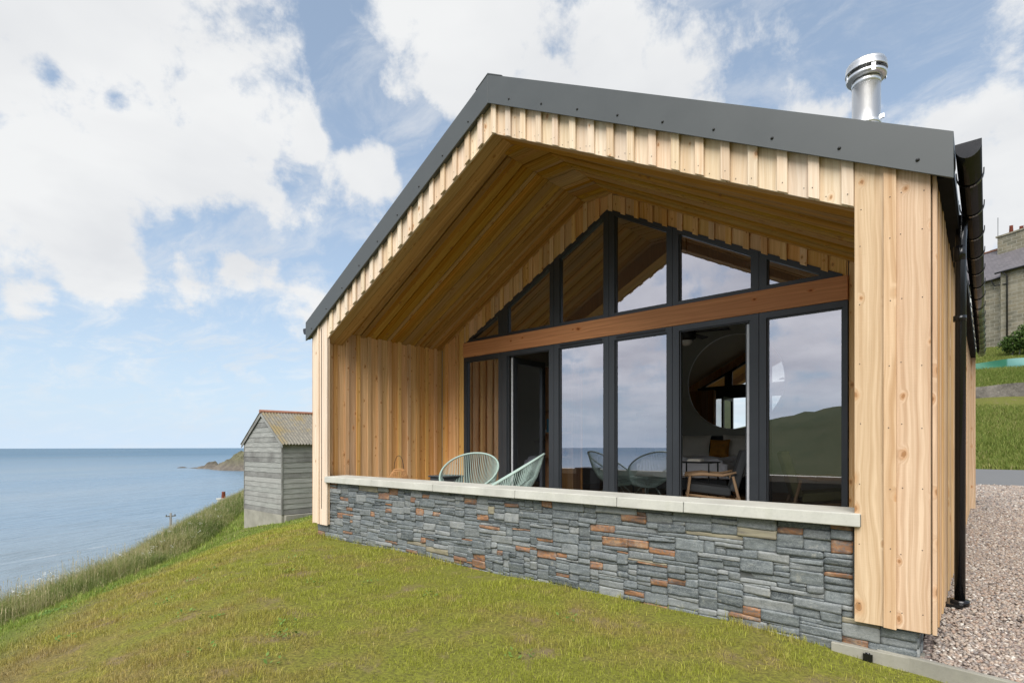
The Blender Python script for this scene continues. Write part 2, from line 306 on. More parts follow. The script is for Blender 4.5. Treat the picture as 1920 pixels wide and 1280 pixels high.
# gravel (bed under the stones, and the far part)
m, t = mat('gravel_bed'); M['gravel'] = m
pos = t.new('ShaderNodeNewGeometry').outputs['Position']
vo = t.new('ShaderNodeTexVoronoi'); t.set(vo.inputs['Vector'], pos); vo.inputs['Scale'].default_value = 42
cc = t.sep(vo.outputs['Color'])[0]
c = t.ramp(cc, [(0.0, (0.15, 0.11, 0.10)), (0.25, (0.34, 0.25, 0.21)), (0.5, (0.27, 0.22, 0.20)), (0.75, (0.45, 0.37, 0.31)), (1.0, (0.58, 0.53, 0.48))])
c = t.mix(t.mr(vo.outputs['Distance'], 0.35, 0.75, 0.0, 0.75), c, (0.06, 0.045, 0.04))
t.set(t.p.inputs['Base Color'], c); t.p.inputs['Roughness'].default_value = 0.75
t.set(t.p.inputs['Normal'], t.bump(t.math('MULTIPLY', vo.outputs['Distance'], -1.0), 0.9, 0.02))
m, t = mat('gravel_stone'); M['pebble'] = m
rv = t.new('ShaderNodeAttribute', attribute_name='rnd').outputs['Fac']
pos = t.new('ShaderNodeNewGeometry').outputs['Position']
c = t.ramp(rv, [(0.0, (0.10, 0.088, 0.08)), (0.2, (0.34, 0.265, 0.205)), (0.42, (0.22, 0.20, 0.185)), (0.65, (0.46, 0.39, 0.31)), (0.85, (0.33, 0.22, 0.155)), (1.0, (0.68, 0.65, 0.58))])
c = t.mix(t.math('MULTIPLY', t.noise(pos, 150, 3), 0.35), c, (0.2, 0.16, 0.15))
t.set(t.p.inputs['Base Color'], c); t.p.inputs['Roughness'].default_value = 0.6
# ground under the grass
LAWN_L = [(-1.67, -3.3)]
def lawn_color(t, pos, rv):
    """patchy new lawn: olive green, worn brown areas down the slope"""
    x, y, z = t.sep(pos)
    big = t.noise(pos, 0.55, 4, 0.6); mid = t.noise(pos, 2.6, 4, 0.65)
    dry = t.math('ADD', t.math('MULTIPLY', big, 0.6), t.math('MULTIPLY', mid, 0.4))
    # drier band in the middle of the slope, away from the house wall
    band = t.mr(t.math('ADD', t.math('MULTIPLY', x, -0.35), t.math('MULTIPLY', y, -1.0)), 0.2, 2.6, -0.07, 0.085)
    dry = t.math('ADD', dry, band)
    c = t.mix(t.mr(dry, 0.42, 0.58, 0.0, 1.0), (0.29, 0.31, 0.040), (0.34, 0.27, 0.075))
    c = t.mix(t.mr(dry, 0.56, 0.68, 0.0, 0.7), c, (0.27, 0.19, 0.115))
    # lush green band at the edge of the bank
    s = t.math('ADD', t.math('MULTIPLY', t.math('ADD', x, 1.67), -0.52), t.math('MULTIPLY', t.math('ADD', y, 3.3), -0.85))
    s = t.math('ADD', s, t.math('MULTIPLY', t.math('SUBTRACT', mid, 0.5), 1.2))
    lush = t.math('MAXIMUM', t.mr(s, -1.75, -0.85, 0.0, 0.9, True), t.mr(t.math('ADD', x, t.math('MULTIPLY', mid, 3.0)), -3.2, -5.6, 0.0, 0.9, True))
    c = t.mix(lush, c, (0.185, 0.26, 0.045))
    far = t.mr(s, -20, -11, 1.0, 0.0)
    c = t.mix(t.math('MULTIPLY', far, t.mr(big, 0.3, 0.7, 0.6, 1.0)), c, (0.17, 0.20, 0.045))
    return c, dry, mid
m, t = mat('ground_soil_and_grass'); M['ground'] = m
pos = t.new('ShaderNodeNewGeometry').outputs['Position']
c, dry, mid = lawn_color(t, pos, None)
fine = t.noise(pos, 38, 4, 0.7)
c = t.mix(t.mr(fine, 0.3, 0.65, 0.25, 0.85), c, (0.07, 0.062, 0.026))
c = t.mix(t.math('MULTIPLY', t.mr(mid, 0.56, 0.7), 0.7), c, (0.20, 0.15, 0.10))
dist = t.math('LESS_THAN', t.vmath('LENGTH', pos), 30.0)
cfar = t.mix(t.mr(t.noise(pos, 0.03, 6, 0.7), 0.35, 0.65), (0.050, 0.066, 0.028), (0.090, 0.092, 0.045))
cfar = t.mix(t.math('MULTIPLY', t.mr(t.noise(pos, 0.5, 5, 0.7), 0.45, 0.7), 0.6), cfar, (0.035, 0.05, 0.015))
c = t.mix(t.mr(t.vmath('LENGTH', pos), 60, 110), c, cfar)
t.set(t.p.inputs['Base Color'], c); t.p.inputs['Roughness'].default_value = 1.0; t.p.inputs['Specular IOR Level'].default_value = 0.1
t.set(t.p.inputs['Normal'], t.bump(fine, 0.6, 0.02))
def leaf_mat(name, build, transl=0.25):
    m, t = mat(name); t.p.inputs['Roughness'].default_value = 0.6; t.p.inputs['Specular IOR Level'].default_value = 0.25
    c = build(t); t.set(t.p.inputs['Base Color'], c)
    tl = t.new('ShaderNodeBsdfTranslucent'); t.set(tl.inputs[0], c)
    mx = t.new('ShaderNodeMixShader'); mx.inputs[0].default_value = transl
    t.l.new(t.p.outputs[0], mx.inputs[1]); t.l.new(tl.outputs[0], mx.inputs[2]); t.l.new(mx.outputs[0], t.out.inputs[0])
    return m
def rndc(t): return t.new('ShaderNodeAttribute', attribute_name='rnd').outputs['Fac']
def b_lawn(t):
    pos = t.new('ShaderNodeNewGeometry').outputs['Position']; c, dry, mid = lawn_color(t, pos, None); r = rndc(t)
    c = t.mix(t.mr(r, 0.86, 1.0, 0.0, 0.85), c, (0.36, 0.29, 0.13))
    hs = t.new('ShaderNodeHueSaturation'); t.set(hs.inputs['Color'], c); t.set(hs.inputs['Value'], t.mr(r, 0, 0.86, 0.68, 1.5))
    return hs.outputs[0]
M['lawn_blade'] = leaf_mat('lawn_blade', b_lawn, 0.3)
M['tall_blade'] = leaf_mat('tall_grass_blade', lambda t: t.ramp(rndc(t), [(0.0, (0.11, 0.155, 0.034)), (0.3, (0.20, 0.245, 0.065)), (0.55, (0.34, 0.31, 0.13)), (0.8, (0.48, 0.41, 0.23)), (1.0, (0.58, 0.50, 0.32))]), 0.3)
M['bank_blade'] = leaf_mat('bank_blade', lambda t: t.ramp(rndc(t), [(0.0, (0.09, 0.14, 0.02)), (0.5, (0.18, 0.235, 0.045)), (0.85, (0.28, 0.29, 0.08)), (1.0, (0.42, 0.36, 0.17))]), 0.3)
M['leaf'] = leaf_mat('dark_leaf', lambda t: t.ramp(rndc(t), [(0.0, (0.022, 0.05, 0.010)), (0.5, (0.055, 0.105, 0.02)), (1.0, (0.11, 0.17, 0.035))]), 0.25)
M['petal'] = simple('white_petals', (0.75, 0.75, 0.70), 0.8)
# sea
m, t = mat('sea_water'); M['sea'] = m
pos = t.new('ShaderNodeNewGeometry').outputs['Position']
p2 = t.vmath('MULTIPLY', pos, (0.35, 1.0, 1.0))
ang = t.new('ShaderNodeVectorRotate', rotation_type='Z_AXIS'); t.set(ang.inputs['Vector'], pos); ang.inputs['Angle'].default_value = R(-25)
pr = t.vmath('MULTIPLY', ang.outputs[0], (1.0, 0.28, 1.0))
w1 = t.noise(pr, 0.25, 6, 0.6); w2 = t.noise(pr, 0.02, 5, 0.6); w3 = t.noise(t.vmath('MULTIPLY', ang.outputs[0], (1.0, 0.15, 1.0)), 0.004, 4, 0.6)
dd = t.vmath('LENGTH', pos)
c = t.mix(t.mr(dd, 150, 2600), (0.21, 0.28, 0.34), (0.055, 0.13, 0.20))
c = t.mix(t.math('MULTIPLY', t.mr(w3, 0.4, 0.62), 0.5), c, (0.085, 0.19, 0.30))
shal = t.mr(dd, 130, 330, 0.7, 0.0)
wl = t.noise(t.vmath('MULTIPLY', ang.outputs[0], (0.22, 0.03, 1.0)), 1.0, 5, 0.65)
c = t.mix(t.math('MULTIPLY', t.mr(wl, 0.5, 0.68), t.mr(dd, 100, 900, 0.55, 0.15)), c, (0.05, 0.085, 0.115))
c = t.mix(shal, c, (0.20, 0.22, 0.21))
foam = t.math('MULTIPLY', t.mr(t.noise(t.vmath('MULTIPLY', ang.outputs[0], (0.09, 0.012, 1.0)), 1.0, 5, 0.6, 0.5), 0.60, 0.66), t.math('MULTIPLY', t.mr(dd, 185, 260, 0.8, 0.0), t.mr(t.noise(pos, 0.12, 4, 0.7), 0.45, 0.6)))
c = t.mix(foam, c, (0.8, 0.8, 0.8))
t.set(t.p.inputs['Base Color'], c); t.set(t.p.inputs['Roughness'], t.mr(dd, 100, 2500, 0.22, 0.42)); t.p.inputs['IOR'].default_value = 1.33
t.set(t.p.inputs['Normal'], t.bump(t.math('ADD', w1, t.math('MULTIPLY', w2, 3.0)), 0.9, 2.0))
m, t = mat('headland_rock'); M['rock'] = m
pos = t.new('ShaderNodeNewGeometry').outputs['Position']; n = t.noise(pos, 0.06, 7, 0.7); nz = t.sep(pos)[2]
c = t.mix(t.mr(n, 0.35, 0.65), (0.09, 0.078, 0.062), (0.20, 0.17, 0.135))
c = t.mix(t.math('MULTIPLY', t.mr(t.math('ADD', nz, t.math('MULTIPLY', n, 22)), -20, -6), 0.75), c, (0.13, 0.13, 0.06))
c = t.mix(t.math('MULTIPLY', t.mr(t.noise(pos, 0.3, 5, 0.7), 0.5, 0.7), 0.6), c, (0.07, 0.06, 0.05))
t.set(t.p.inputs['Base Color'], c); t.p.inputs['Roughness'].default_value = 0.95; t.set(t.p.inputs['Normal'], t.bump(n, 1.0, 4.0))
m, t = mat('green_netting'); M['netting'] = m
pos = t.new('ShaderNodeNewGeometry').outputs['Position']; x = t.sep(pos)[0]
c = t.mix(t.mr(x, 8.75, 8.85), (0.02, 0.17, 0.10), (0.14, 0.34, 0.32)); c = t.mix(t.math('MULTIPLY', t.noise(pos, 3, 4), 0.4), c, (0.05, 0.10, 0.06))
t.set(t.p.inputs['Base Color'], c)

# ------------------------------------------------------------------ mesh helpers
def link(o, parent=None):
    COL.objects.link(o)
    if parent is not None:
        o.parent = parent
        o.matrix_parent_inverse = Matrix.Translation(-parent_world(parent))
    return o
def parent_world(p):
    v = Vector(p.location)
    q = p.parent
    return v if q is None else v
def tag(o, label=None, cat=None, group=None, kind=None):
    if label: o['label'] = label
    if cat: o['category'] = cat
    if group: o['group'] = group
    if kind: o['kind'] = kind
    return o
def thing(name, loc, label, cat, group=None):
    o = bpy.data.objects.new(name, None); COL.objects.link(o); o.location = loc; o.empty_display_size = 0.2
    return tag(o, label, cat, group)
class MB:
    def __init__(s): s.v = []; s.f = []; s.uv = []; s.sm = []
    def poly(s, pts, n, L=None, jit=True, smooth=False):
        """extrude a planar polygon by vector n; L is the grain direction"""
        pts = [Vector(p) for p in pts]; n = Vector(n)
        fn = Vector((0, 0, 0))
        for i in range(len(pts)): fn += pts[i].cross(pts[(i+1) % len(pts)])
        if fn.dot(n) > 0: pts = pts[::-1]
        nn = n.normalized(); L = Vector(L).normalized() if L else Vector((0, 0, 1))
        if abs(L.dot(nn)) > 0.95: L = Vector((1, 0, 0)) if abs(nn.x) < 0.9 else Vector((0, 0, 1))
        Wd = L.cross(nn).normalized()
        ru, rv = (random.random()*40, random.random()*40) if jit else (0, 0)
        k = len(s.v); m = len(pts)
        s.v += [tuple(p) for p in pts] + [tuple(p+n) for p in pts]
        def uvp(p): return (p.dot(Wd)+p.dot(nn)+ru, p.dot(L)+rv)
        def add(idx):
            s.f.append(tuple(k+i for i in idx)); s.uv.append([uvp(Vector(s.v[k+i])) for i in idx]); s.sm.append(smooth)
        add(range(m)); add([m+i for i in reversed(range(m))])
        for i in range(m):
            j = (i+1) % m; add([j, i, m+i, m+j])
    def box(s, a, b, L=None, jit=True):
        (x0, y0, z0), (x1, y1, z1) = a, b
        if L is None:
            d = [abs(x1-x0), abs(y1-y0), abs(z1-z0)]; i = d.index(max(d)); L = [0, 0, 0]; L[i] = 1
        if L[1]:   # extrude along x
            s.poly([(x0, y0, z0), (x0, y1, z0), (x0, y1, z1), (x0, y0, z1)], (x1-x0, 0, 0), L, jit)
        else:
            s.poly([(x0, y0, z0), (x1, y0, z0), (x1, y0, z1), (x0, y0, z1)], (0, y1-y0, 0), L, jit)
    def ring(s, outer, inner, n):
        """frame: ring between two polygons with equal vertex counts, extruded by n"""
        m = len(outer); n = Vector(n); k = len(s.v)
        O = [Vector(p) for p in outer]; I = [Vector(p) for p in inner]
        s.v += [tuple(p) for p in O+I] + [tuple(p+n) for p in O+I]
        for i in range(m):
            j = (i+1) % m
            for q in ((i, j, m+j, m+i), (2*m+j, 2*m+i, 3*m+i, 3*m+j), (j, i, 2*m+i, 2*m+j), (m+i, m+j, 3*m+j, 3*m+i)):
                s.f.append(tuple(k+x for x in q)); s.uv.append([(s.v[k+x][0]+s.v[k+x][1], s.v[k+x][2]) for x in q]); s.sm.append(False)
    def tube(s, pts, r, seg=8, cap=True, closed=False):
        pts = [Vector(p) for p in pts]; n = len(pts); rr = r if isinstance(r, (list, tuple)) else [r]*n
        k = len(s.v); up = None
        for i, p in enumerate(pts):
            if closed: d = (pts[(i+1) % n]-pts[i-1])
            else: d = pts[min(i+1, n-1)]-pts[max(i-1, 0)]
            d.normalize()
            if up is None: up = Vector((0, 0, 1)) if abs(d.z) < 0.9 else Vector((1, 0, 0))
            a = d.cross(up).normalized(); b = a.cross(d).normalized(); up = b
            for j in range(seg):
                t_ = 2*math.pi*j/seg; s.v.append(tuple(p+(a*math.cos(t_)+b*math.sin(t_))*rr[i]))
        last = n if closed else n-1
        for i in range(last):
            for j in range(seg):
                q = (k+i*seg+j, k+i*seg+(j+1) % seg, k+((i+1) % n)*seg+(j+1) % seg, k+((i+1) % n)*seg+j)
                s.f.append(q); s.uv.append([(j/seg*0.3, i*0.1), ((j+1)/seg*0.3, i*0.1), ((j+1)/seg*0.3, i*0.1+0.1), (j/seg*0.3, i*0.1+0.1)]); s.sm.append(True)
        if cap and not closed:
            for q in (tuple(k+j for j in reversed(range(seg))), tuple(k+(n-1)*seg+j for j in range(seg))):
                s.f.append(q); s.uv.append([(0, 0)]*seg); s.sm.append(False)
    def lathe(s, prof, c=(0, 0, 0), seg=24, tilt=None):
        k = len(s.v); c = Vector(c); n = len(prof)
        for r, z in prof:
            for j in range(seg):
                a = 2*math.pi*j/seg; p = Vector((r*math.cos(a), r*math.sin(a), z))
                if tilt is not None: p = tilt @ p
                s.v.append(tuple(p+c))
        for i in range(n-1):
            for j in range(seg):
                q = (k+i*seg+j, k+i*seg+(j+1) % seg, k+(i+1)*seg+(j+1) % seg, k+(i+1)*seg+j)
                s.f.append(q); s.uv.append([(0, 0)]*4); s.sm.append(True)
    def grid(s, fn, nu, nv, smooth=True, flip=False):
        k = len(s.v)
        for i in range(nu+1):
            for j in range(nv+1): s.v.append(tuple(fn(i/nu, j/nv)))
        for i in range(nu):
            for j in range(nv):
                a = k+i*(nv+1)+j; q = (a, a+nv+1, a+nv+2, a+1)
                uvq = [(i/nu, j/nv), ((i+1)/nu, j/nv), ((i+1)/nu, (j+1)/nv), (i/nu, (j+1)/nv)]
                if flip: q = q[::-1]; uvq = uvq[::-1]
                s.f.append(q); s.uv.append(uvq); s.sm.append(smooth)
    def build(s, name, m, parent=None, bevel=0.0, seg=1):
        me = bpy.data.meshes.new(name); me.from_pydata(s.v, [], s.f)
        ul = me.uv_layers.new(name='uv'); flat = [c for f in s.uv for uv in f for c in uv]
        ul.data.foreach_set('uv', flat); me.polygons.foreach_set('use_smooth', s.sm)
        me.materials.append(m); me.update()
        o = bpy.data.objects.new(name, me); link(o, parent)
        if bevel:
            b = o.modifiers.new('bevel', 'BEVEL'); b.width = bevel; b.segments = seg; b.limit_method = 'ANGLE'; b.angle_limit = R(40)
        return o
def soup(name, V, F4, F3, m, attrs=None, smooth=False, parent=None):
    """big numpy mesh; F4 quads, F3 triangles"""
    me = bpy.data.meshes.new(name); me.vertices.add(len(V)); me.vertices.foreach_set('co', np.asarray(V, np.float32).ravel())
    l4 = 0 if F4 is None else len(F4); l3 = 0 if F3 is None else len(F3)
    idx = []
    if l4: idx.append(np.asarray(F4, np.int32).ravel())
    if l3: idx.append(np.asarray(F3, np.int32).ravel())
    idx = np.concatenate(idx); me.loops.add(len(idx)); me.loops.foreach_set('vertex_index', idx)
    me.polygons.add(l4+l3)
    st = np.concatenate([np.arange(l4)*4, l4*4+np.arange(l3)*3]).astype(np.int32)
    me.polygons.foreach_set('loop_start', st)
    if smooth: me.polygons.foreach_set('use_smooth', np.ones(l4+l3, bool))
    for k, a in (attrs or {}).items():
        at = me.attributes.new(k, 'FLOAT', 'POINT'); at.data.foreach_set('value', np.asarray(a, np.float32))
    me.materials.append(m); me.update(calc_edges=True); me.validate()
    o = bpy.data.objects.new(name, me); link(o, parent); return o

# ------------------------------------------------------------------ terrain
S0 = np.array([-1.67, -3.3]); SN = np.array([-0.522, -0.853])
RX = np.array([-1e4, 16, 18, 24, 24.4, 38, 38.6, 46, 60, 80, 140, 400, 1e4]); RZ = np.array([0, 0, 0.15, 0.42, 0.46, 3.85, 4.6, 6.6, 10.0, 14.0, 26, 45, 45])
def H(x, y, rough=True):
    x = np.asarray(x, float); y = np.asarray(y, float)
    s = (x-S0[0])*SN[0]+(y-S0[1])*SN[1]
    z = -0.42-np.interp(-x, [0, 6, 8.4, 11.5, 14, 30, 60], [0, .60, .80, .90, .75, .5, .5])
    z = z-0.80*np.clip((s+3.6)/3.6, 0, 1)**1.35
    z = z-0.075*np.clip((x-6.3)/.9, 0, 1)*np.clip((1.5-np.abs(y))/1.0, 0, 1)
    z = z-np.where(s > 0, 0.18*s+0.09*np.maximum(0, s-0.4)**2, 0)
    z = np.maximum(z, -42+0*s)
    z = z+np.interp(y, RX, RZ)*np.clip((-s-3)/12, 0, 1)
    # far hillside behind the viewer
    rx, ry = x-7.8, y+4.3; Rr = np.hypot(rx, ry)+1e-6; az = np.degrees(np.arctan2(rx, -ry))
    el = np.interp(az, [-180, -27, -25.3, -20, -16, -13, -10, 0, 20, 60, 110, 180], [-.1, -.1, .006, .034, .049, .058, .067, .09, .12, .10, .05, .0])
    hill = -40+(0.95+el*400+40)*np.clip((Rr-230)/170, 0, 1)**0.8
    wob = 2.5*np.sin(x*0.03+y*0.011)+1.6*np.sin(y*0.047-x*0.02)
    wob = wob+1.2*np.sin(x*0.21+1)*np.sin(y*.17)+.8*np.sin(x*.5+y*.31)
    hill = np.where((el > 0) & (Rr > 200), hill+wob*np.clip((Rr-230)/100, 0, 1)*np.clip(el/.03, 0, 1), -60)
    # inland side (x > 0) stays green land that rises to the hill
    z = np.maximum(z, np.where(az > -60, hill, -60))
    if rough: z = z+0.018*np.sin(x*2.1+y*1.3)*np.sin(y*1.7-x*0.6)*np.clip(1-Rr/60, 0, 1)
    return z
def axis_pts(lo, hi, c, near):
    out = [c]; st = near
    while out[-1] < hi: out.append(out[-1]+st); st = near if abs(out[-1]-c) < 14 else st*1.09
    o2 = [c]; st = near
    while o2[-1] > lo: o2.append(o2[-1]-st); st = near if abs(o2[-1]-c) < 14 else st*1.09
    return np.array(sorted(set(o2[1:]+out)))
gx = axis_pts(-700, 700, 1.0, 0.25); gy = axis_pts(-700, 700, -1.0, 0.25)
GX, GY = np.meshgrid(gx, gy, indexing='ij'); GZ = H(GX, GY)
# the hollow under the house and its terrace, and under the gravel
ins = (GX > 0.1) & (GX < 7.45) & (GY > 0.35) & (GY < 9.5)
GZ = np.where(ins, -0.6, GZ)
grv = (GX > 7.3) & (GX < 15.0) & (GY > 0.10-0.16*(GX-7.12)) & (GY < 17.5)
GZ = np.where(grv, -0.52, GZ)
nx, ny = GX.shape; I = np.arange(nx*ny).reshape(nx, ny)
F = np.stack([I[:-1, :-1], I[1:, :-1], I[1:, 1:], I[:-1, 1:]], -1).reshape(-1, 4)
g = soup('ground', np.stack([GX, GY, GZ], -1).reshape(-1, 3), F, None, M['ground'], smooth=True)
tag(g, kind='structure')
# sea
sea = MB(); seg = 96; rad = [20, 60, 150, 400, 1000, 2500, 9000]
for r_ in rad:
    for j in range(seg): a = 2*math.pi*j/seg; sea.v.append((r_*math.cos(a), r_*math.sin(a), -35.0))
for i in range(len(rad)-1):
    for j in range(seg):
        sea.f.append((i*seg+j, (i+1)*seg+j, (i+1)*seg+(j+1) % seg, i*seg+(j+1) % seg)); sea.uv.append([(0, 0)]*4); sea.sm.append(False)
tag(sea.build('sea', M['sea']), kind='structure')
# rocky headland across the bay
def headland(name, pts, wid, n_along, amp, label=None):
    mb = MB()
    def fn(u_, v_):
        q = u_*(len(pts)-1); i = min(int(q), len(pts)-2); f = q-i
        a = Vector(pts[i][:2]); b = Vector(pts[i+1][:2]); c = a.lerp(b, f); h = pts[i][2]*(1-f)+pts[i+1][2]*f
        d = Vector((0.36, 0.93)); side = (v_-0.5)*2
        w = 9+h*1.15
        prof = max(0, 1-abs(side))**0.8
        x = c.x+d.x*side*w; y = c.y+d.y*side*w
        nn = mn.fractal(Vector((x*0.06, y*0.06, 2)), 0.8, 2.2, 5)
        n_2 = mn.fractal(Vector((x*0.22, y*0.22, 5)), 0.8, 2.2, 4)
        z = -36+h*prof*(1+0.45*nn)+1.0+(1.3*n_2+0.8*nn)*min(1.0, prof*4)*min(1, h/5)
        return (x, y, z)
    mb.grid(fn, n_along, 40, smooth=False)
    return mb.build(name, M['rock'])
hp = [(-955, 320, 0.5), (-943, 322, 2.2), (-928, 326, 2.4), (-921, 327, 5), (-912, 329, 10.5), (-905, 331, 5), (-893, 333, 5.0), (-878, 336, 9), (-862, 338, 15), (-846, 343, 22), (-830, 349, 27), (-800, 360, 38), (-760, 385, 48), (-700, 410, 55)]
hl = headland('headland', hp, 30, 220, 1.6); tag(hl, kind='structure')
isl = MB()
def islf(u_, v_):
    a = u_*2*math.pi; r_ = math.sin(v_*math.pi/2)*1.0
    return (-972+5.5*r_*math.cos(a), 308+9*r_*math.sin(a), -35.8+1.9*math.cos(v_*math.pi/2)*(1+0.4*math.sin(3*a+1)))
isl.grid(islf, 14, 5, smooth=False)
tag(isl.build('sea_rock', M['rock']), 'small dark rock in the sea off the tip of the headland', 'rock')

# ------------------------------------------------------------------ cabin
X0, X1, XC = 0.0, 7.5, 3.75
YG = 2.372
def zb(x): return 4.604-0.5307*abs(x-XC)
def zt(x): return 4.909-0.537*abs(x-XC)
def zg(x): return 4.306-0.527*abs(x-XC)
def zs(x): return 4.27-0.5276*abs(x-XC)
FL, FR, ZF = 3.385, 3.82, 4.47
def zc_(x):
    if x < FL: return ZF-0.566*(FL-x)
    if x > FR: return ZF-0.552*(x-FR)
    return ZF
LEN = 9.5
cabin = thing('cabin', (3.75, 4.7, -0.3), 'timber clad cabin with a dark metal gable roof and a deep glazed porch', 'house')
# front cladding: right column, left column, gable band
def vboards(mb, x0, x1, y, th, zlo, zhi, pitch=0.204, bw=0.07, base_w=None, phase=3.79, battens=True, by=0.027, jz=0.0):
    """vertical boards with cover battens on a wall facing -y"""
    xs = []; k = math.floor((x0-phase)/pitch)-1
    while phase+k*pitch < x1+pitch: xs.append(phase+k*pitch); k += 1
    for a, b in zip(xs[:-1], xs[1:]):
        l, r_ = max(a, x0), min(b, x1)
        if r_-l < 0.012: continue
        l += 0.002; r_ -= 0.002; yy = y+random.uniform(0, 0.004); j = random.uniform(-jz, jz)
        cut = [XC] if l < XC < r_ else []
        top = [(r_, yy, zhi(r_))]+[(c, yy, zhi(c)) for c in cut]+[(l, yy, zhi(l))]
        bot = [(l, yy, zlo(l)+j)]+[(c, yy, zlo(c)+j) for c in cut]+[(r_, yy, zlo(r_)+j)]
        if cut:
            mb.poly([(l, yy, zlo(l)+j), (XC, yy, zlo(XC)+j), (XC, yy, zhi(XC)), (l, yy, zhi(l))], (0, th, 0), (0, 0, 1))
            mb.poly([(XC, yy, zlo(XC)+j), (r_, yy, zlo(r_)+j), (r_, yy, zhi(r_)), (XC, yy, zhi(XC))], (0, th, 0), (0, 0, 1))
        else: mb.poly(bot+top, (0, th, 0), (0, 0, 1))
    if battens:
        for a in xs:
            l, r_ = a-bw/2, a+bw/2
            if l < x0-0.001 or r_ > x1+0.001: continue
            yy = y-by-random.uniform(0, 0.004); j = random.uniform(-jz, jz)
            mb.poly([(l, yy, zlo(l)+j), (r_, yy, zlo(r_)+j), (r_, yy, zhi(r_)), (l, yy, zhi(l))], (0, by-0.001, 0), (0, 0, 1))
mb = MB()
vboards(mb, 0.39, 7.095, 0.012, 0.022, lambda x: zg(x)+0.004, lambda x: zb(x)+0.12, jz=0.003)
mb.build('gable_boards', M['larch_gable'], cabin, 0.002)
mb = MB()   # right corner pier
for a, b, y, z in ((7.092, 7.262, 0.0, -0.228), (7.318, 7.498, 0.002, -0.226)):
    mb.poly([(a, y, z), (b, y, z), (b, y, zb(b)+0.1), (a, y, zb(a)+0.1)], (0, 0.024, 0), (0, 0, 1))
mb.poly([(7.256, -0.022, -0.228), (7.325, -0.022, -0.232), (7.325, -0.022, zb(7.325)+0.1), (7.256, -0.022, zb(7.256)+0.1)], (0, 0.02, 0), (0, 0, 1))
mb.box((7.092, 0.028, -0.22), (7.112, 0.33, 2.75))
mb.build('corner_pier', M['larch_front'], cabin, 0.0025)
mb = MB()
for a, b, y, z in ((0.002, 0.178, 0.0, -0.222), (0.2, 0.405, -0.004, -0.232)):
    mb.poly([(a, y, z), (b, y, z), (b, y, zb(b)+0.1), (a, y, zb(a)+0.1)], (0, 0.024, 0), (0, 0, 1))
mb.poly([(0.172, -0.026, -0.225), (0.206, -0.026, -0.225), (0.206, -0.026, zb(0.2)+0.1), (0.172, -0.026, zb(0.17)+0.1)], (0, 0.02, 0), (0, 0, 1))
mb.box((0.385, 0.028, -0.22), (0.403, 0.05, 2.6))
mb.build('corner_pier', M['larch_gable'], cabin, 0.0025)
def nails(pts, par, r_=0.0034):
    b = MB(); rot = Matrix.Rotation(R(90), 3, 'X')
    for x, y, z in pts:
        b.lathe([(0.0, 0.0012), (r_*.8, 0.001), (r_, 0.0), (r_, -0.002)], (x, y, z), 8, rot)
    q = b.build('nail_heads', M['screw'], None); q.parent = par; q.matrix_parent_inverse = Matrix.Identity(4); q['kind'] = 'stuff'
gb = [o for o in cabin.children if o.name.startswith('gable_boards')][0]
nails([(3.79+.204*k+random.uniform(-.008, .008), 0.012-0.0315, zg(3.79+.204*k)+z+random.uniform(-.01, .01)) for k in range(-16, 17) if .42 < 3.79+.204*k < 7.06 for z in (.07,)]+
      [(3.79+.204*k+.102+dx, 0.0105, zg(3.79+.204*k+.102)+.05+random.uniform(-.01, .01)) for k in range(-16, 16) if .5 < 3.79+.204*k < 6.9 for dx in (-.03, .035) if random.random() < .6], gb)
cpr = [o for o in cabin.children if o.name.startswith('corner_pier')][0]
zz_ = [-.12, .28, .68, 1.08, 1.48, 1.88, 2.28, 2.55]
nails([(7.29+random.uniform(-.006, .006), -0.0235, z+random.uniform(-.02, .02)) for z in zz_]+[(x+random.uniform(-.006, .006), -0.001 if x < 7.3 else 0.001, z+random.uniform(-.03, .03)) for z in zz_ for x in (7.125, 7.35, 7.46)], cpr)
# side walls
def side_wall(xw, sgn, name, y0, y1, zlo, zhi, matn, by=0.024):
    mb = MB(); y = y0; i = 0
    while y < y1:
        w = min(0.2, y1-y)
        xx = xw+sgn*random.uniform(-0.003, 0.002)
        mb.poly([(xx, y+0.002, zlo), (xx, y+w-0.002, zlo), (xx, y+w-0.002, zhi(y)), (xx, y+0.002, zhi(y))], (-sgn*0.02, 0, 0), (0, 0, 1))
        if i > 0 or y0 > 0.02:
            xb = xw+sgn*(by+random.uniform(-0.002, 0.003))
            mb.poly([(xb, y-0.034, zlo+random.uniform(-.004, .004)), (xb, y+0.034, zlo), (xb, y+0.034, zhi(y)), (xb, y-0.034, zhi(y))], (-sgn*(by-0.001), 0, 0), (0, 0, 1))
        y += 0.2; i += 1
    return mb.build(name, M[matn], cabin, 0.0025)
side_wall(7.505, 1, 'side_cladding', 0.06, LEN, -0.235, lambda y: 2.66, 'larch_front')
side_wall(-0.005, -1, 'side_cladding', 0.04, LEN, -0.235, lambda y: 2.66, 'larch_front')
side_wall(0.245, 1, 'porch_side_wall', 0.03, 2.40, 0.0, lambda y: 2.70 if y > 0.3 else 2.70, 'larch_wall')
side_wall(7.16, -1, 'porch_side_wall', 0.10, 2.40, 0.0, lambda y: 2.68, 'larch_wall')
mb = MB(); mb.box((0.02, LEN-0.02, -0.3), (7.48, LEN, 2.6)); mb.poly([(0.02, LEN-0.02, 2.6), (7.48, LEN-0.02, 2.6), (XC, LEN-0.02, 4.55)], (0, 0.02, 0), (0, 0, 1))
mb.build('rear_wall', M['larch_front'], cabin)
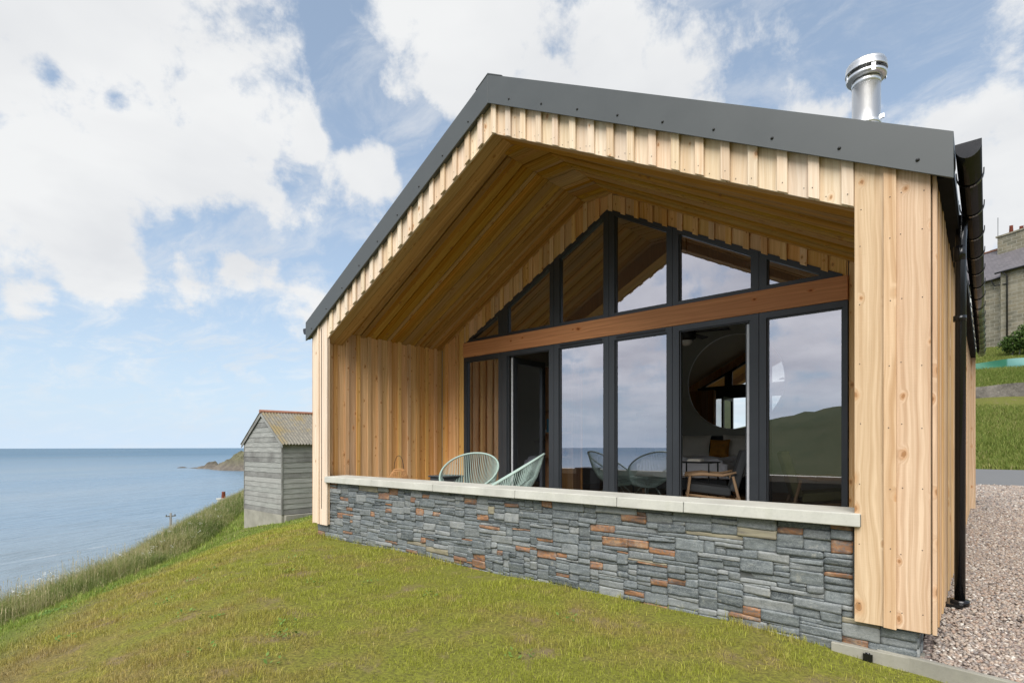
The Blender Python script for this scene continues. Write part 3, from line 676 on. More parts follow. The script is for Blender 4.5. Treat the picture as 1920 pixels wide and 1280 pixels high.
# front soffit strip
mb = MB()
for y0, y1 in ((0.028, 0.175), (0.18, 0.333)):
    for sg in (-1, 1):
        xe = 0.27 if sg < 0 else 7.13
        def zz(x): return 4.326-0.527*abs(x-XC)
        mb.poly([(xe, y0, zz(xe)), (XC, y0, zz(XC)), (XC, y0, zz(XC)+0.02), (xe, y0, zz(xe)+0.02)], (0, y1-y0, 0), (XC-xe, 0, zz(XC)-zz(xe)))
mb.build('soffit_strip', M['larch_soffit_shaded'], cabin, 0.002)
# porch ceiling, boards running up the slope
mb = MB()
def slope_board(y0, y1, xa, xb_, drop, th):
    a, b = (xa, zc_(xa)-drop), (xb_, zc_(xb_)-drop)
    mb.poly([(a[0], y0, a[1]), (b[0], y0, b[1]), (b[0], y0, b[1]+th), (a[0], y0, a[1]+th)], (0, y1-y0, 0), (b[0]-a[0], 0, b[1]-a[1]))
y = 0.336; i = 0
while y < YG+0.01:
    w = random.choice((0.07, 0.085, 0.095, 0.12)); y1 = min(y+w-0.005, YG+0.03)
    for xa, xb_ in ((0.225, FL), (FL+0.002, FR-0.002), (FR, 7.17)):
        slope_board(y, y1, xa, xb_, 0.004+random.uniform(-0.004, 0.012)+(0.010 if i % 3 == 0 else 0), 0.03)
    y += w; i += 1
mb.build('porch_ceiling', M['larch_soffit_shaded'], cabin, 0.002)
# closing face between the strip and the raised ceiling
mb = MB()
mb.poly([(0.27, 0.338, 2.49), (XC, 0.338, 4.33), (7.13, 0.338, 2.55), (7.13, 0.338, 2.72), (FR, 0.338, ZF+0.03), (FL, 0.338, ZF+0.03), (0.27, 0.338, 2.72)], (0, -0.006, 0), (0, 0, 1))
mb.build('soffit_upstand', M['larch_soffit_shaded'], cabin)
# boards round the glazing
mb = MB()
vboards(mb, 0.84, 6.66, YG+0.012, 0.02, lambda x: max(zs(x)-0.02, 2.74), lambda x: zc_(x)-0.003, by=0.020)
vboards(mb, 0.27, 0.835, YG+0.012, 0.02, lambda x: 0.0, lambda x: zc_(x)-0.003, phase=0.40, pitch=0.28)
vboards(mb, 6.665, 7.13, YG+0.012, 0.02, lambda x: 0.0, lambda x: zc_(x)-0.003, phase=6.76, battens=True)
mb.build('glazed_wall_boards', M['larch_wall'], cabin, 0.002)
mb = MB(); mb.box((0.84, YG-0.016, 2.487), (6.662, YG+0.09, 2.742), (1, 0, 0)); mb.build('timber_beam', M['beam'], cabin, 0.004)
# glazing: lower row
outs = [0.842, 1.75, 2.81, 3.77, 4.71, 5.77, 6.66]
ing = [(0.915, 1.665), (1.85, 2.715), (2.90, 3.68), (3.86, 4.633), (4.80, 5.672), (5.852, 6.612)]
def frame_part(name, outer, inner, y0, dep, pane=True, label=None):
    f = MB(); f.ring([(x, y0, z) for x, z in outer], [(x, y0, z) for x, z in inner], (0, dep, 0))
    # stepped inner bead
    cx = sum(p[0] for p in inner)/len(inner); cz = sum(p[1] for p in inner)/len(inner)
    inn2 = [(x+(cx-x)*0.02+math.copysign(0.008, cx-x), z+(cz-z)*0.004+math.copysign(0.008, cz-z)) for x, z in inner]
    f.ring([(x, y0+0.022, z) for x, z in inner], [(x, y0+0.022, z) for x, z in inn2], (0, dep-0.03, 0))
    fo = f.build(name, M['frame'], cabin, 0.0015)
    if label: fo['label'] = label
    if pane:
        p = MB(); p.poly([(x, y0+0.045, z) for x, z in inn2], (0, 0.006, 0), (0, 0, 1), False)
        # one sheet is enough for the look of the pane: keep its front face only
        p.f = p.f[:1]; p.uv = p.uv[:1]; p.sm = p.sm[:1]
        q = p.build('pane', M['glass'], None); q.parent = fo; q.matrix_parent_inverse = fo.matrix_parent_inverse.inverted() if False else Matrix.Identity(4)
        q.matrix_parent_inverse = Matrix.Identity(4)
    return fo
for i in range(6):
    a, b = outs[i]+0.002, outs[i+1]-0.002; l, r_ = ing[i]
    door = i in (1, 4)
    outer = [(a, 0.0), (b, 0.0), (b, 2.484), (a, 2.484)]
    inner = [(l, 0.03 if door else 0.085), (r_, 0.03 if door else 0.085), (r_, 2.414), (l, 2.414)]
    frame_part('door_frame' if door else 'window', outer, inner, YG, 0.075, pane=not door)
for l_, r_2 in ((2.93, 3.66), (3.89, 4.61)):
    v = MB(); v.box((l_, YG-.006, 2.432), (r_2, YG-.0005, 2.466)); v.build('trickle_vent', M['black_metal'], cabin, .001)
def inset_top(x): return zs(x)-0.068
ug = [(0.842, 1.75, 1.03, 1.665), (1.75, 2.81, 1.87, 2.73), (2.81, 3.77, 2.918, 3.68), (3.77, 4.71, 3.862, 4.633), (4.71, 5.77, 4.793, 5.688), (5.77, 6.61, 5.855, 6.40)]
for i, (a, b, l, r_) in enumerate(ug):
    a += 0.002; b -= 0.002; zl = 2.745; zi = 2.79
    if i == 2:
        outer = [(a, zl), (b, zl), (XC, zs(XC)), (a, zs(a))]; outer = [(a, zl), (b, zl), (b, zs(b)), (XC, zs(XC)), (a, zs(a))]
        inner = [(l, zi), (r_, zi), (r_, inset_top(r_)), (r_-0.01, inset_top(r_-.01)), (l, inset_top(l))]
    elif i == 0:
        outer = [(a, zl), (b, zl), (b, zs(b)), (a+0.01, zs(a+0.01))]; inner = [(l, zi), (r_, zi), (r_, inset_top(r_)), (l, inset_top(l))]
        inner[3] = (l+0.002, max(inset_top(l), zi+0.004))
    elif i == 5:
        outer = [(a, zl), (b, zl), (b, zs(b)+0.003), (a, zs(a))]; inner = [(l, zi), (r_, zi), (r_, max(inset_top(r_), zi+.004)), (l, inset_top(l))]
    else:
        outer = [(a, zl), (b, zl), (b, zs(b)), (a, zs(a))]; inner = [(l, zi), (r_, zi), (r_, inset_top(r_)), (l, inset_top(l))]
    frame_part('gable_window', outer, inner, YG, 0.07)
# open door leaves, turned inwards on their hinges
def door_leaf(hx, sg, label):
    y0, y1 = YG+0.08, YG+0.93; x0, x1 = (hx, hx+sg*0.06)
    f = MB(); f.ring([(x0, y0, 0.02), (x0, y1, 0.02), (x0, y1, 2.40), (x0, y0, 2.40)], [(x0, y0+0.09, 0.12), (x0, y1-0.09, 0.12), (x0, y1-0.09, 2.30), (x0, y0+0.09, 2.30)], (x1-x0, 0, 0))
    fo = f.build('open_door', M['frame'], cabin, 0.0015); fo['label'] = label
    def sub(m_, nm, mt):
        q = m_.build(nm, M[mt], None); q.parent = fo; q.matrix_parent_inverse = Matrix.Identity(4)
    p = MB(); p.poly([(x0+sg*0.03, y0+0.09, 0.12), (x0+sg*0.03, y1-0.09, 0.12), (x0+sg*0.03, y1-0.09, 2.30), (x0+sg*0.03, y0+0.09, 2.30)], (0.006, 0, 0), (0, 0, 1), False)
    p.f = p.f[:1]; p.uv = p.uv[:1]; p.sm = p.sm[:1]; sub(p, 'pane', 'glass')
    e = MB(); e.box((min(x0, x1)+0.016, y0-0.006, 0.03), (min(x0, x1)+0.044, y0-0.0005, 2.39)); sub(e, 'edge_seal', 'seal')
    h = MB(); hxx = x1+sg*0.05; yh_ = y1-0.05
    h.tube([(x1, yh_, 1.02), (hxx, yh_, 1.02), (hxx, yh_-0.12, 1.02)], 0.009, 8); h.box((min(x1, x1+sg*.012), yh_-.02, .9), (max(x1, x1+sg*.012), yh_+.02, 1.12)); sub(h, 'handle', 'black_metal')
door_leaf(1.875, 1, 'glazed door leaf standing open on the left')
door_leaf(5.655, -1, 'glazed door leaf standing open beside the armchair')
# barge boards, ridge cap, roof
for sg, nm in ((-1, 'l'), (1, 'r')):
    xe = XC+sg*3.862; ye = -0.060
    b = MB(); b.poly([(XC+sg*0.001, ye, zb(XC)), (xe, ye, 2.555), (xe, ye, 2.836), (XC+sg*0.001, ye, zt(XC))], (0, 0.012, 0), (1, 0, -0.53*sg))
    b.poly([(XC+sg*0.001, ye+0.013, zb(XC)+0.02), (xe-sg*0.01, ye+0.013, 2.58), (xe-sg*0.01, ye+0.013, 2.80), (XC+sg*0.001, ye+0.013, zt(XC)-0.04)], (0, 0.06, 0), (1, 0, -0.53*sg))
    # end return
    b.poly([(xe, ye+0.0125, 2.56), (xe, ye+0.30, 2.72), (xe, ye+0.30, 2.80), (xe, ye+0.0125, 2.832)], (-sg*0.006, 0, 0), (0, 1, 0))
    bo = b.build('barge_board', M['metal_grey'], cabin, 0.002)
    for k in range(9):
        xs_ = XC+sg*(0.30+0.4235*k)
        s_ = MB(); rot = Matrix.Rotation(R(90), 3, 'X')
        s_.lathe([(0.0, 0.012), (0.005, 0.011), (0.0075, 0.007), (0.008, 0.003), (0.0115, 0.002), (0.0115, 0.0)], (xs_, ye, zb(xs_)+0.075), 12, rot)
        q = s_.build('screw', M['screw'], None); q.parent = bo; q.matrix_parent_inverse = Matrix.Identity(4)
mb = MB()
for sg in (-1, 1):
    xe = XC+sg*3.85
    mb.poly([(XC, -0.03, 4.87), (xe, -0.03, 2.80), (xe, -0.03, 2.74), (XC, -0.03, 4.80)], (0, LEN+0.2, 0), (1, 0, -sg*0.53))
    for k in range(24):   # standing seams
        yy = 0.35+k*0.4
        mb.poly([(XC+sg*0.05, yy, 4.845), (xe, yy, 2.80), (xe, yy, 2.832), (XC+sg*0.05, yy, 4.877)], (0, 0.012, 0), (1, 0, 0))
mb.build('roof', M['metal_grey'], cabin)
mb = MB(); mb.poly([(XC-0.18, -0.064, zt(XC-0.18)+0.001), (XC, -0.064, zt(XC)+0.001), (XC+0.20, -0.064, zt(XC+0.20)+0.001), (XC+0.20, -0.064, zt(XC+0.20)+0.009), (XC, -0.064, zt(XC)+0.012), (XC-0.18, -0.064, zt(XC-0.18)+0.009)], (0, LEN+.3, 0), (0, 1, 0))
mb.build('ridge_cap', M['metal_grey'], cabin)
# gutters
def gutter(xc, sg):
    g_ = MB(); r_ = 0.062; zc0 = 2.742; y0, y1 = -0.03, LEN+0.1
    prof = [(xc+r_*math.cos(a), zc0+r_*1.25*math.sin(a)) for a in [math.pi+math.pi*i/14 for i in range(15)]]
    prof = [(xc-r_, zc0+0.018)]+prof+[(xc+r_, zc0+0.018)]
    for i in range(len(prof)-1):
        (ax, az), (bx, bz) = prof[i], prof[i+1]
        n = Vector((-(bz-az), 0, bx-ax)).normalized()*0.0025
        k = len(g_.v)
        for yy in (y0, y1):
            g_.v += [(ax, yy, az), (bx, yy, bz), (bx+n.x, yy, bz+n.z), (ax+n.x, yy, az+n.z)]
        for q in ((0, 1, 5, 4), (3, 7, 6, 2), (0, 3, 2, 1), (4, 5, 6, 7)):
            g_.f.append(tuple(k+x for x in q)); g_.uv.append([(0, 0)]*4); g_.sm.append(q[0] in (0, 3) and q[1] != 3)
    # stop end
    g_.poly([(x, y0-0.003, z) for x, z in prof], (0, 0.0028, 0), (1, 0, 0))
    go = g_.build('gutter', M['black_plastic'], cabin)
    yy = 0.42; 
    while yy < LEN:
        b = MB(); pr = [(xc+(r_+0.004)*math.cos(a), zc0+(r_*1.25+0.004)*math.sin(a)) for a in [math.pi*0.98+math.pi*1.04*i/14 for i in range(15)]]
        pr = [(xc-r_-.005, zc0+0.02)]+pr+[(xc+r_+.004, zc0+0.018)]
        for i in range(len(pr)-1):
            (ax, az), (bx, bz) = pr[i], pr[i+1]; n = Vector((bz-az, 0, -(bx-ax))).normalized()*0.007
            b.poly([(ax, yy, az), (bx, yy, bz), (bx+n.x, yy, bz+n.z), (ax+n.x, yy, az+n.z)], (0, 0.03, 0), (0, 1, 0))
        q = b.build('gutter_bracket', M['black_plastic'], None); q.parent = go; q.matrix_parent_inverse = Matrix.Identity(4)
        yy += 0.62
gutter(7.678, 1); gutter(-0.178, -1)
d = MB(); d.tube([(7.622, 1.12, 2.70), (7.612, 1.12, 2.5), (7.606, 1.12, -0.27)], 0.034, 16)
dp = d.build('downpipe', M['black_plastic'], cabin)
for z0, z1, rr in ((2.36, 2.47, 0.039), (-0.262, -0.225, 0.06), (1.9, 1.94, 0.041)):
    c_ = MB(); c_.lathe([(0.034, z0), (rr, z0), (rr, z1), (0.034, z1)], (7.606, 1.12, 0), 20)
    q = c_.build('pipe_collar', M['black_plastic'], None); q.parent = dp; q.matrix_parent_inverse = Matrix.Identity(4)
f = MB(); f.box((7.52, 1.0, -0.262), (7.63, 1.22, -0.243)); q = f.build('pipe_shoe', M['black_plastic'], None); q.parent = dp; q.matrix_parent_inverse = Matrix.Identity(4)
f = MB(); f.box((7.51, LEN-0.35, -0.235), (7.60, LEN-0.33, 2.62)); f.build('corner_trim', M['larch_front'], cabin)
# eaves boxing under the gutter, the gutter's shadow painted as matt black
for xa, xb_ in ((7.528, 7.60), (-0.10, -0.028)):
    mb = MB(); mb.box((xa, 0.02, 2.60), (xb_, LEN, 2.74)); mb.build('eaves_fascia', M['eaves_black'], cabin)
# flue
FX, FY = 6.758, 2.827
FZ = 0.165
f = MB(); f.tube([(FX, FY, 3.1), (FX, FY, 4.96)], 0.136, 40)
fl_o = f.build('flue', M['steel'], cabin)
def subm(m_, nm, mt, par, bevel=0):
    q = m_.build(nm, M[mt], None, bevel); q.parent = par; q.matrix_parent_inverse = Matrix.Identity(4); return q
b = MB(); b.lathe([(0.136, 4.285), (0.141, 4.29), (0.141, 4.325), (0.136, 4.33)], (FX, FY, FZ), 40); b.box((FX+0.136, FY-0.015, 4.50), (FX+0.168, FY+0.005, 4.545)); subm(b, 'locking_band', 'steel', fl_o)
b = MB(); b.lathe([(0.136, 4.735), (0.1395, 4.737), (0.1395, 4.785), (0.136, 4.79), (0.136, 4.90)], (FX, FY, FZ), 40); subm(b, 'locking_band', 'steel', fl_o)
b = MB(); b.lathe([(0.0, 5.00), (0.12, 4.998), (0.180, 4.985), (0.190, 4.965), (0.190, 4.945), (0.196, 4.94), (0.196, 4.90), (0.201, 4.893), (0.198, 4.884), (0.19, 4.886), (0.186, 4.95), (0.0, 4.96)], (FX, FY, FZ), 44); b.lathe([(0.13, 4.80), (0.13, 4.955)], (FX, FY, FZ), 30); subm(b, 'cowl', 'steel', fl_o)
b = MB(); b.lathe([(0.140, 4.80), (0.178, 4.805), (0.192, 4.82), (0.194, 4.845), (0.188, 4.848), (0.184, 4.82), (0.140, 4.81)], (FX, FY, FZ), 44); subm(b, 'cowl_skirt', 'steel', fl_o)
for a in range(4):
    an = a*math.pi/2+0.5; b = MB(); c0 = Vector((FX+0.19*math.cos(an), FY+0.19*math.sin(an), FZ)); tv = Vector((-math.sin(an), math.cos(an), 0))*0.02
    b.poly([tuple(c0-tv+Vector((0, 0, 4.80))), tuple(c0+tv+Vector((0, 0, 4.80))), tuple(c0+tv+Vector((0, 0, 4.90))), tuple(c0-tv+Vector((0, 0, 4.90)))], tuple(Vector((math.cos(an), math.sin(an), 0))*0.003), (0, 0, 1)); subm(b, 'cowl_strut', 'steel', fl_o)
# terrace floor, room shell
mb = MB()
for i in range(12):
    for j in range(4):
        xa = 0.25+i*0.575; ya = 0.31+j*0.51
        mb.box((xa+0.003, ya+0.003, -0.05), (xa+0.572, ya+0.507, random.uniform(-.001, .001)), (1, 0, 0))
mb.build('terrace_floor', M['slab'], cabin)
YB = 7.6
mb = MB()
y = YG+0.08; 
for i in range(37):
    mb.box((0.3, y, -0.04), (7.2, y+0.138, -0.001), (1, 0, 0)); y += 0.14
mb.build('room_floor', M['floor'], cabin)
mb = MB()
mb.box((0.22, YG+0.04, 0), (0.30, YB, 2.7), None, False); mb.box((7.2, YG+0.04, 0), (7.28, YB, 2.7), None, False)
mb.poly([(0.2, YB, 0), (7.3, YB, 0), (7.3, YB, 2.75), (XC, YB, 4.62), (0.2, YB, 2.75)], (0, 0.08, 0), (0, 0, 1), False)
mb.build('room_wall', M['wall_paint'], cabin)
mb = MB()
for sg in (-1, 1):
    xe = XC+sg*3.5
    mb.poly([(xe, YG+0.035, 2.70), (XC, YG+0.035, 4.53), (XC, YG+0.035, 4.56), (xe, YG+0.035, 2.73)], (0, YB-YG, 0), (1, 0, 0), False)
mb.build('room_ceiling', M['ceil_paint'], cabin)
mb = MB(); mb.box((0.84, YG+0.092, 2.47), (6.66, YG+0.14, 2.76)); mb.build('inner_beam_cover', M['frame'], cabin)
# slate below the corner piers / plinth
mb = MB(); mb.box((6.95, 0.02, -0.60), (7.46, 0.36, -0.405)); mb.build('plinth', M['concrete'], cabin, 0.004)

# ------------------------------------------------------------------ terrace wall: slate facing, mortar, coping
tw = thing('terrace_wall', (3.75, 0.2, -0.42), 'low terrace wall faced in grey and rust slate under pale concrete copings', 'wall')
CW, CH = 0.022, 0.0166
NXc, NZc = int((7.437-0.035)/CW), int((0.405+0.56)/CH)
occ = np.zeros((NXc, NZc), bool)
for i in range(NXc):
    x = 0.035+(i+0.5)*CW
    for j in range(NZc):
        z = -0.56+(j+0.5)*CH
        if z > -0.222 and (x < 0.385 or x > 7.085): occ[i, j] = True
rects = []
rr = random.Random(5)
below = {}
for j in range(NZc):
    for i in range(NXc):
        if occ[i, j]: continue
        h = rr.choice([1, 2, 2, 3, 3, 3, 4, 4, 5, 6]); w = rr.choice([4, 6, 7, 8, 9, 10, 11, 12, 14, 16, 19]); 
        if h >= 6: w = min(w, 11)
        if h <= 2: w = max(w, 9)
        for _ in range(8):
            if any((i+w+q_) in below.get(j, ()) for q_ in (-1, 0, 1)): w += rr.choice([2, 3])
            else: break
        ww = 0
        while i+ww < NXc and ww < w and not occ[i+ww, j]: ww += 1
        # do not leave slivers
        rem = 0
        while i+ww+rem < NXc and rem < 4 and not occ[i+ww+rem, j]: rem += 1
        if rem < 4: ww += rem
        hh = 1
        while j+hh < NZc and hh < h and not occ[i:i+ww, j+hh].any(): hh += 1
        if NZc-(j+hh) == 1 : hh = NZc-j if not occ[i:i+ww, j:NZc].any() else hh
        occ[i:i+ww, j:j+hh] = True; rects.append((i, j, ww, hh)); below.setdefault(j+hh, set()).update((i, i+ww))
V = []; F4 = []; RU = []
for (i, j, w, h) in rects:
    x0 = 0.035+i*CW; x1 = x0+w*CW; z0 = -0.56+j*CH; z1 = z0+h*CH
    gap = 0.0015; x0 += gap*rr.uniform(.2, 1.6); x1 -= gap*rr.uniform(.2, 1.6); z0 += gap*rr.uniform(.2, 1.4); z1 -= gap*rr.uniform(.2, 1.4)
    nu = max(3, int((x1-x0)/0.018)); nv = max(3, int((z1-z0)/0.013)); yb_ = 0.076; yf = 0.056+rr.uniform(-0.012, 0.008)
    tx, tz = rr.uniform(-.05, .05), rr.uniform(-.16, .16); sk = rr.uniform(-.007, .007); k = len(V); sd = rr.uniform(0, 100)
    ru = 0.0; q = rr.random()
    if q < 0.115 and w <= 15: ru = 1.0
    elif q < 0.118: ru = 2.0
    cut = [rr.uniform(0, 0.012) if rr.random() < .4 else 0 for _ in range(4)]
    for a in range(nu+1):
        for b in range(nv+1):
            u_, v_ = a/nu, b/nv
            zz = z0+(z1-z0)*v_+sk*(u_-.5)*2*(0.5)
            xx = x0+(x1-x0)*u_
            e = mn.noise(Vector((xx*22+sd, zz*22, 0)))*0.0035
            if a in (0, nu): xx += e*1.3
            if b in (0, nv): zz += e*0.8
            # broken corners
            for ci, (cu, cv) in enumerate(((0, 0), (1, 0), (1, 1), (0, 1))):
                if u_ == cu and v_ == cv: xx += (0.5-cu)*2*cut[ci]*0.6; zz += (0.5-cv)*2*cut[ci]*0.5
            edge = min(u_, 1-u_)*(x1-x0); edge = min(edge, min(v_, 1-v_)*(z1-z0))
            r1 = mn.fractal(Vector((xx*9+sd, sd, zz*55)), 0.8, 2.0, 3)*0.0025
            step = 0.0025*math.floor(2.2*(0.5+0.5*mn.noise(Vector((xx*5+sd*2, 3, zz*26)))))
            yy = yf+tx*(u_-.5)*(x1-x0)+tz*(v_-.5)*(z1-z0)+r1+step
            V.append((xx, yy, zz)); RU.append(ru)
    def ix(a, b): return k+a*(nv+1)+b
    for a in range(nu):
        for b in range(nv): F4.append((ix(a, b), ix(a+1, b), ix(a+1, b+1), ix(a, b+1)))
    per = [ix(a, 0) for a in range(nu+1)]+[ix(nu, b) for b in range(1, nv+1)]+[ix(a, nv) for a in range(nu-1, -1, -1)]+[ix(0, b) for b in range(nv-1, 0, -1)]
    kb = len(V)
    for p in per: V.append((V[p][0], yb_, V[p][2])); RU.append(ru)
    m_ = len(per)
    for a in range(m_): b = (a+1) % m_; F4.append((per[b], per[a], kb+a, kb+b))
so = soup('slate_facing', V, F4, None, M['slate'], {'rust': RU}, parent=tw)
# right-hand return of the facing
V = []; F4 = []; RU = []
z = -0.44
for h in (0.09, 0.07, 0.06):
    if z+h > -0.215: h = -0.215-z
    y = 0.066
    while y < 0.36:
        w = min(rr.uniform(.10, .2), 0.36-y); xo = 7.437+rr.uniform(-.004, .008); k = len(V)
        V += [(xo, y, z+.002), (xo, y+w-.004, z+.002), (xo, y+w-.004, z+h-.003), (xo, y, z+h-.003), (7.40, y, z+.002), (7.40, y+w-.004, z+.002), (7.40, y+w-.004, z+h-.003), (7.40, y, z+h-.003)]
        F4 += [(k, k+1, k+2, k+3), (k, k+3, k+7, k+4), (k+1, k+5, k+6, k+2), (k, k+4, k+5, k+1), (k+3, k+2, k+6, k+7)]; RU += [0.0]*8; y += w
    z += h
soup('slate_return', V, F4, None, M['slate'], {'rust': RU}, parent=tw)
mb = MB(); mb.box((0.39, 0.0705, -0.58), (7.08, 0.30, 0.402)); mb.box((0.05, 0.0705, -0.58), (0.388, 0.30, -0.224)); mb.box((7.082, 0.0705, -0.58), (7.428, 0.30, -0.224))
mb.build('mortar_core', M['mortar'], tw)
js = [0.382, 1.573, 2.818, 4.104, 5.295, 5.909, 7.132]
for i in range(6):
    a, b = js[i]+0.0022, js[i+1]-0.0022
    c_ = MB(); c_.poly([(0, -0.036, 0.408), (0, -0.030, 0.496), (0, 0.33, 0.503), (0, 0.335, 0.408)], (b-a, 0, 0), (1, 0, 0))
    c_.v = [(x+a, y, z+(0.0012 if i % 2 else 0)) for x, y, z in c_.v]
    c_.build('coping', M['coping'], tw, 0.007, 2)
mb = MB(); mb.box((0.384, -0.026, 0.412), (7.13, 0.32, 0.490)); mb.build('coping_joint_mortar', M['mortar'], tw)
# kerb edging and drain stub
kb_ = thing('kerb', (7.9, -0.2, -0.4), 'concrete edging strip between the lawn and the gravel', 'kerb')
def kp(t_): return Vector((7.12+t_, 0.063-0.16*t_, 0))
for i in range(4):
    a, b = kp(i*1.3+0.002), kp((i+1)*1.3-0.002); n = Vector((0.16, 0.987, 0))*0.045
    if i == 0: a = kp(0.09)
    mb = MB(); mb.poly([tuple(a+Vector((0, 0, -0.55))), tuple(b+Vector((0, 0, -0.55))), tuple(b+Vector((0, 0, -0.398))), tuple(a+Vector((0, 0, -0.398)))], tuple(n), (1, 0, 0)); mb.build('edging_block', M['concrete'], kb_, 0.006, 2)
mb = MB(); mb.tube([(7.165, 0.03, -0.62), (7.165, 0.03, -0.425)], 0.018, 10); mb.box((7.14, 0.0, -0.62), (7.195, 0.012, -0.43))
tag(mb.build('drain_stub', M['black_plastic']), 'short black drain stub in the gap beside the concrete edging', 'pipe')

# ------------------------------------------------------------------ gravel and road
mb = MB(); kx1 = kp(7.0)
mb.v = [(7.43, 0.10, -0.42), (kp(.3).x, kp(.3).y+.04, -0.43), (kx1.x, kx1.y+.04, -0.45), (14.2, 17.9, -0.25), (0.0, 17.9, -0.25), (0.0, LEN+.1, -0.28), (7.45, LEN+.1, -0.28), (7.45, 1.0, -0.29)]
mb.f = [(0, 1, 2, 7), (2, 3, 4, 5), (2, 5, 6, 7)]; mb.f = [(0, 1, 2, 7), (7, 2, 3, 6), (6, 3, 4, 5)]; mb.uv = [[(0, 0)]*4]*3; mb.sm = [False]*3
tag(mb.build('gravel_bed', M['gravel']), kind='structure')
mb = MB()
mb.v = [(-6, 17.8, -0.235), (40, 17.8, -0.235), (40, 23.9, 0.03), (-6, 23.9, 0.03)]; mb.f = [(0, 1, 2, 3)]; mb.uv = [[(0, 0)]*4]; mb.sm = [False]
tag(mb.build('road', M['asphalt']), kind='structure')
# loose stones
def pebbles():
    bm = bmesh.new(); bmesh.ops.create_icosphere(bm, subdivisions=1, radius=1.0); base = np.array([v.co[:] for v in bm.verts]); tri = np.array([[v.index for v in f.verts] for f in bm.faces]); bm.free()
    P = []
    def zone(n, xlo, xhi, ylo, yhi, s0, s1):
        x = rng.uniform(xlo, xhi, n); y = rng.uniform(ylo, yhi, n); s = rng.uniform(s0, s1, n); P.append(np.stack([x, y, s], 1))
    zone(15000, 7.2, 8.9, -0.45, 1.4, 0.008, 0.016)
    zone(22000, 7.45, 9.3, 1.4, 4.5, 0.009, 0.017)
    zone(26000, 7.5, 10.2, 4.5, 9.5, 0.012, 0.021)
    zone(24000, 7.5, 12.5, 9.5, 17.6, 0.02, 0.034)
    P = np.concatenate(P); ky = 0.063-0.16*(P[:, 0]-7.12)+0.052
    P = P[P[:, 1] > ky]
    # keep off the slab under the wall
    P = P[~((P[:, 0] < 7.5) & (P[:, 1] > 0.1))]
    P = P[P[:, 0] > 7.44]
    n = len(P); zb_ = np.interp(P[:, 1], [-1, 0.1, 1.0, 20], [-0.435, -0.415, -0.285, -0.25])
    zb_ = zb_-0.05*np.clip((P[:, 0]-7.6)/3, 0, 1)*np.clip((1.0-P[:, 1]), 0, 1)
    a = rng.uniform(0, 2*np.pi, n); sc = P[:, 2:3]*np.stack([rng.uniform(.8, 1.35, n), rng.uniform(.7, 1.0, n), rng.uniform(.45, .8, n)], 1)
    nb = len(base); wob = 1+rng.uniform(-.2, .2, (n, nb, 1))
    vv = base[None]*wob*sc[:, None, :]
    ca, sa = np.cos(a)[:, None], np.sin(a)[:, None]
    tl = rng.uniform(-.5, .5, n)[:, None]
    x = vv[..., 0]*ca-vv[..., 1]*sa; y = vv[..., 0]*sa+vv[..., 1]*ca; z = vv[..., 2]+x*tl
    vv = np.stack([x+P[:, 0:1], y+P[:, 1:2], z+zb_[:, None]+P[:, 2:3]*rng.uniform(0.1, .8, (n, 1))], -1).reshape(-1, 3)
    ff = (tri[None]+(np.arange(n)*nb)[:, None, None]).reshape(-1, 3)
    o = soup('gravel', vv, None, ff, M['pebble'], {'rnd': np.repeat(rng.uniform(0, 1, n), nb)})
    tag(o, 'loose pinkish gravel covering the ground beside the cabin', 'gravel', kind='stuff')
pebbles()

# ------------------------------------------------------------------ grass
def blades(name, x, y, z, h, w, lean, m, rnd=None, curl=0.5):
    n = len(x); a = rng.uniform(0, 2*np.pi, n); la = rng.uniform(0, 2*np.pi, n)
    lx, ly = np.cos(la)*lean*h, np.sin(la)*lean*h; wx, wy = np.cos(a)*w/2, np.sin(a)*w/2
    V = np.empty((n, 5, 3), np.float32)
    V[:, 0] = np.stack([x-wx, y-wy, z], 1); V[:, 1] = np.stack([x+wx, y+wy, z], 1)
    mx_, my_, mz_ = x+lx*(1-curl)*0.5, y+ly*(1-curl)*0.5, z+h*0.58
    V[:, 2] = np.stack([mx_-wx*.75, my_-wy*.75, mz_], 1); V[:, 3] = np.stack([mx_+wx*.75, my_+wy*.75, mz_], 1)
    V[:, 4] = np.stack([x+lx, y+ly, z+h*np.sqrt(np.clip(1-lean**2*0.55, .15, 1))], 1)
    k = np.arange(n)[:, None]*5
    F4 = np.array([[0, 1, 3, 2]])+k; F3 = np.array([[2, 3, 4]])+k
    if rnd is None: rnd = rng.uniform(0, 1, n)
    return soup(name, V.reshape(-1, 3), F4, F3, m, {'rnd': np.repeat(rnd, 5)})
CX, CY = 7.763, -4.262
def sfun(x, y): return (x-S0[0])*SN[0]+(y-S0[1])*SN[1]
def nz2(x, y, f, seed=0):
    """cheap smooth 2-d noise in numpy"""
    r_ = np.random.default_rng(seed); o = 0
    for _ in range(6):
        a = r_.uniform(0, 2*np.pi); k = f*r_.uniform(.6, 1.7); o = o+np.sin((x*np.cos(a)+y*np.sin(a))*k+r_.uniform(0, 6.28))
    return o/6
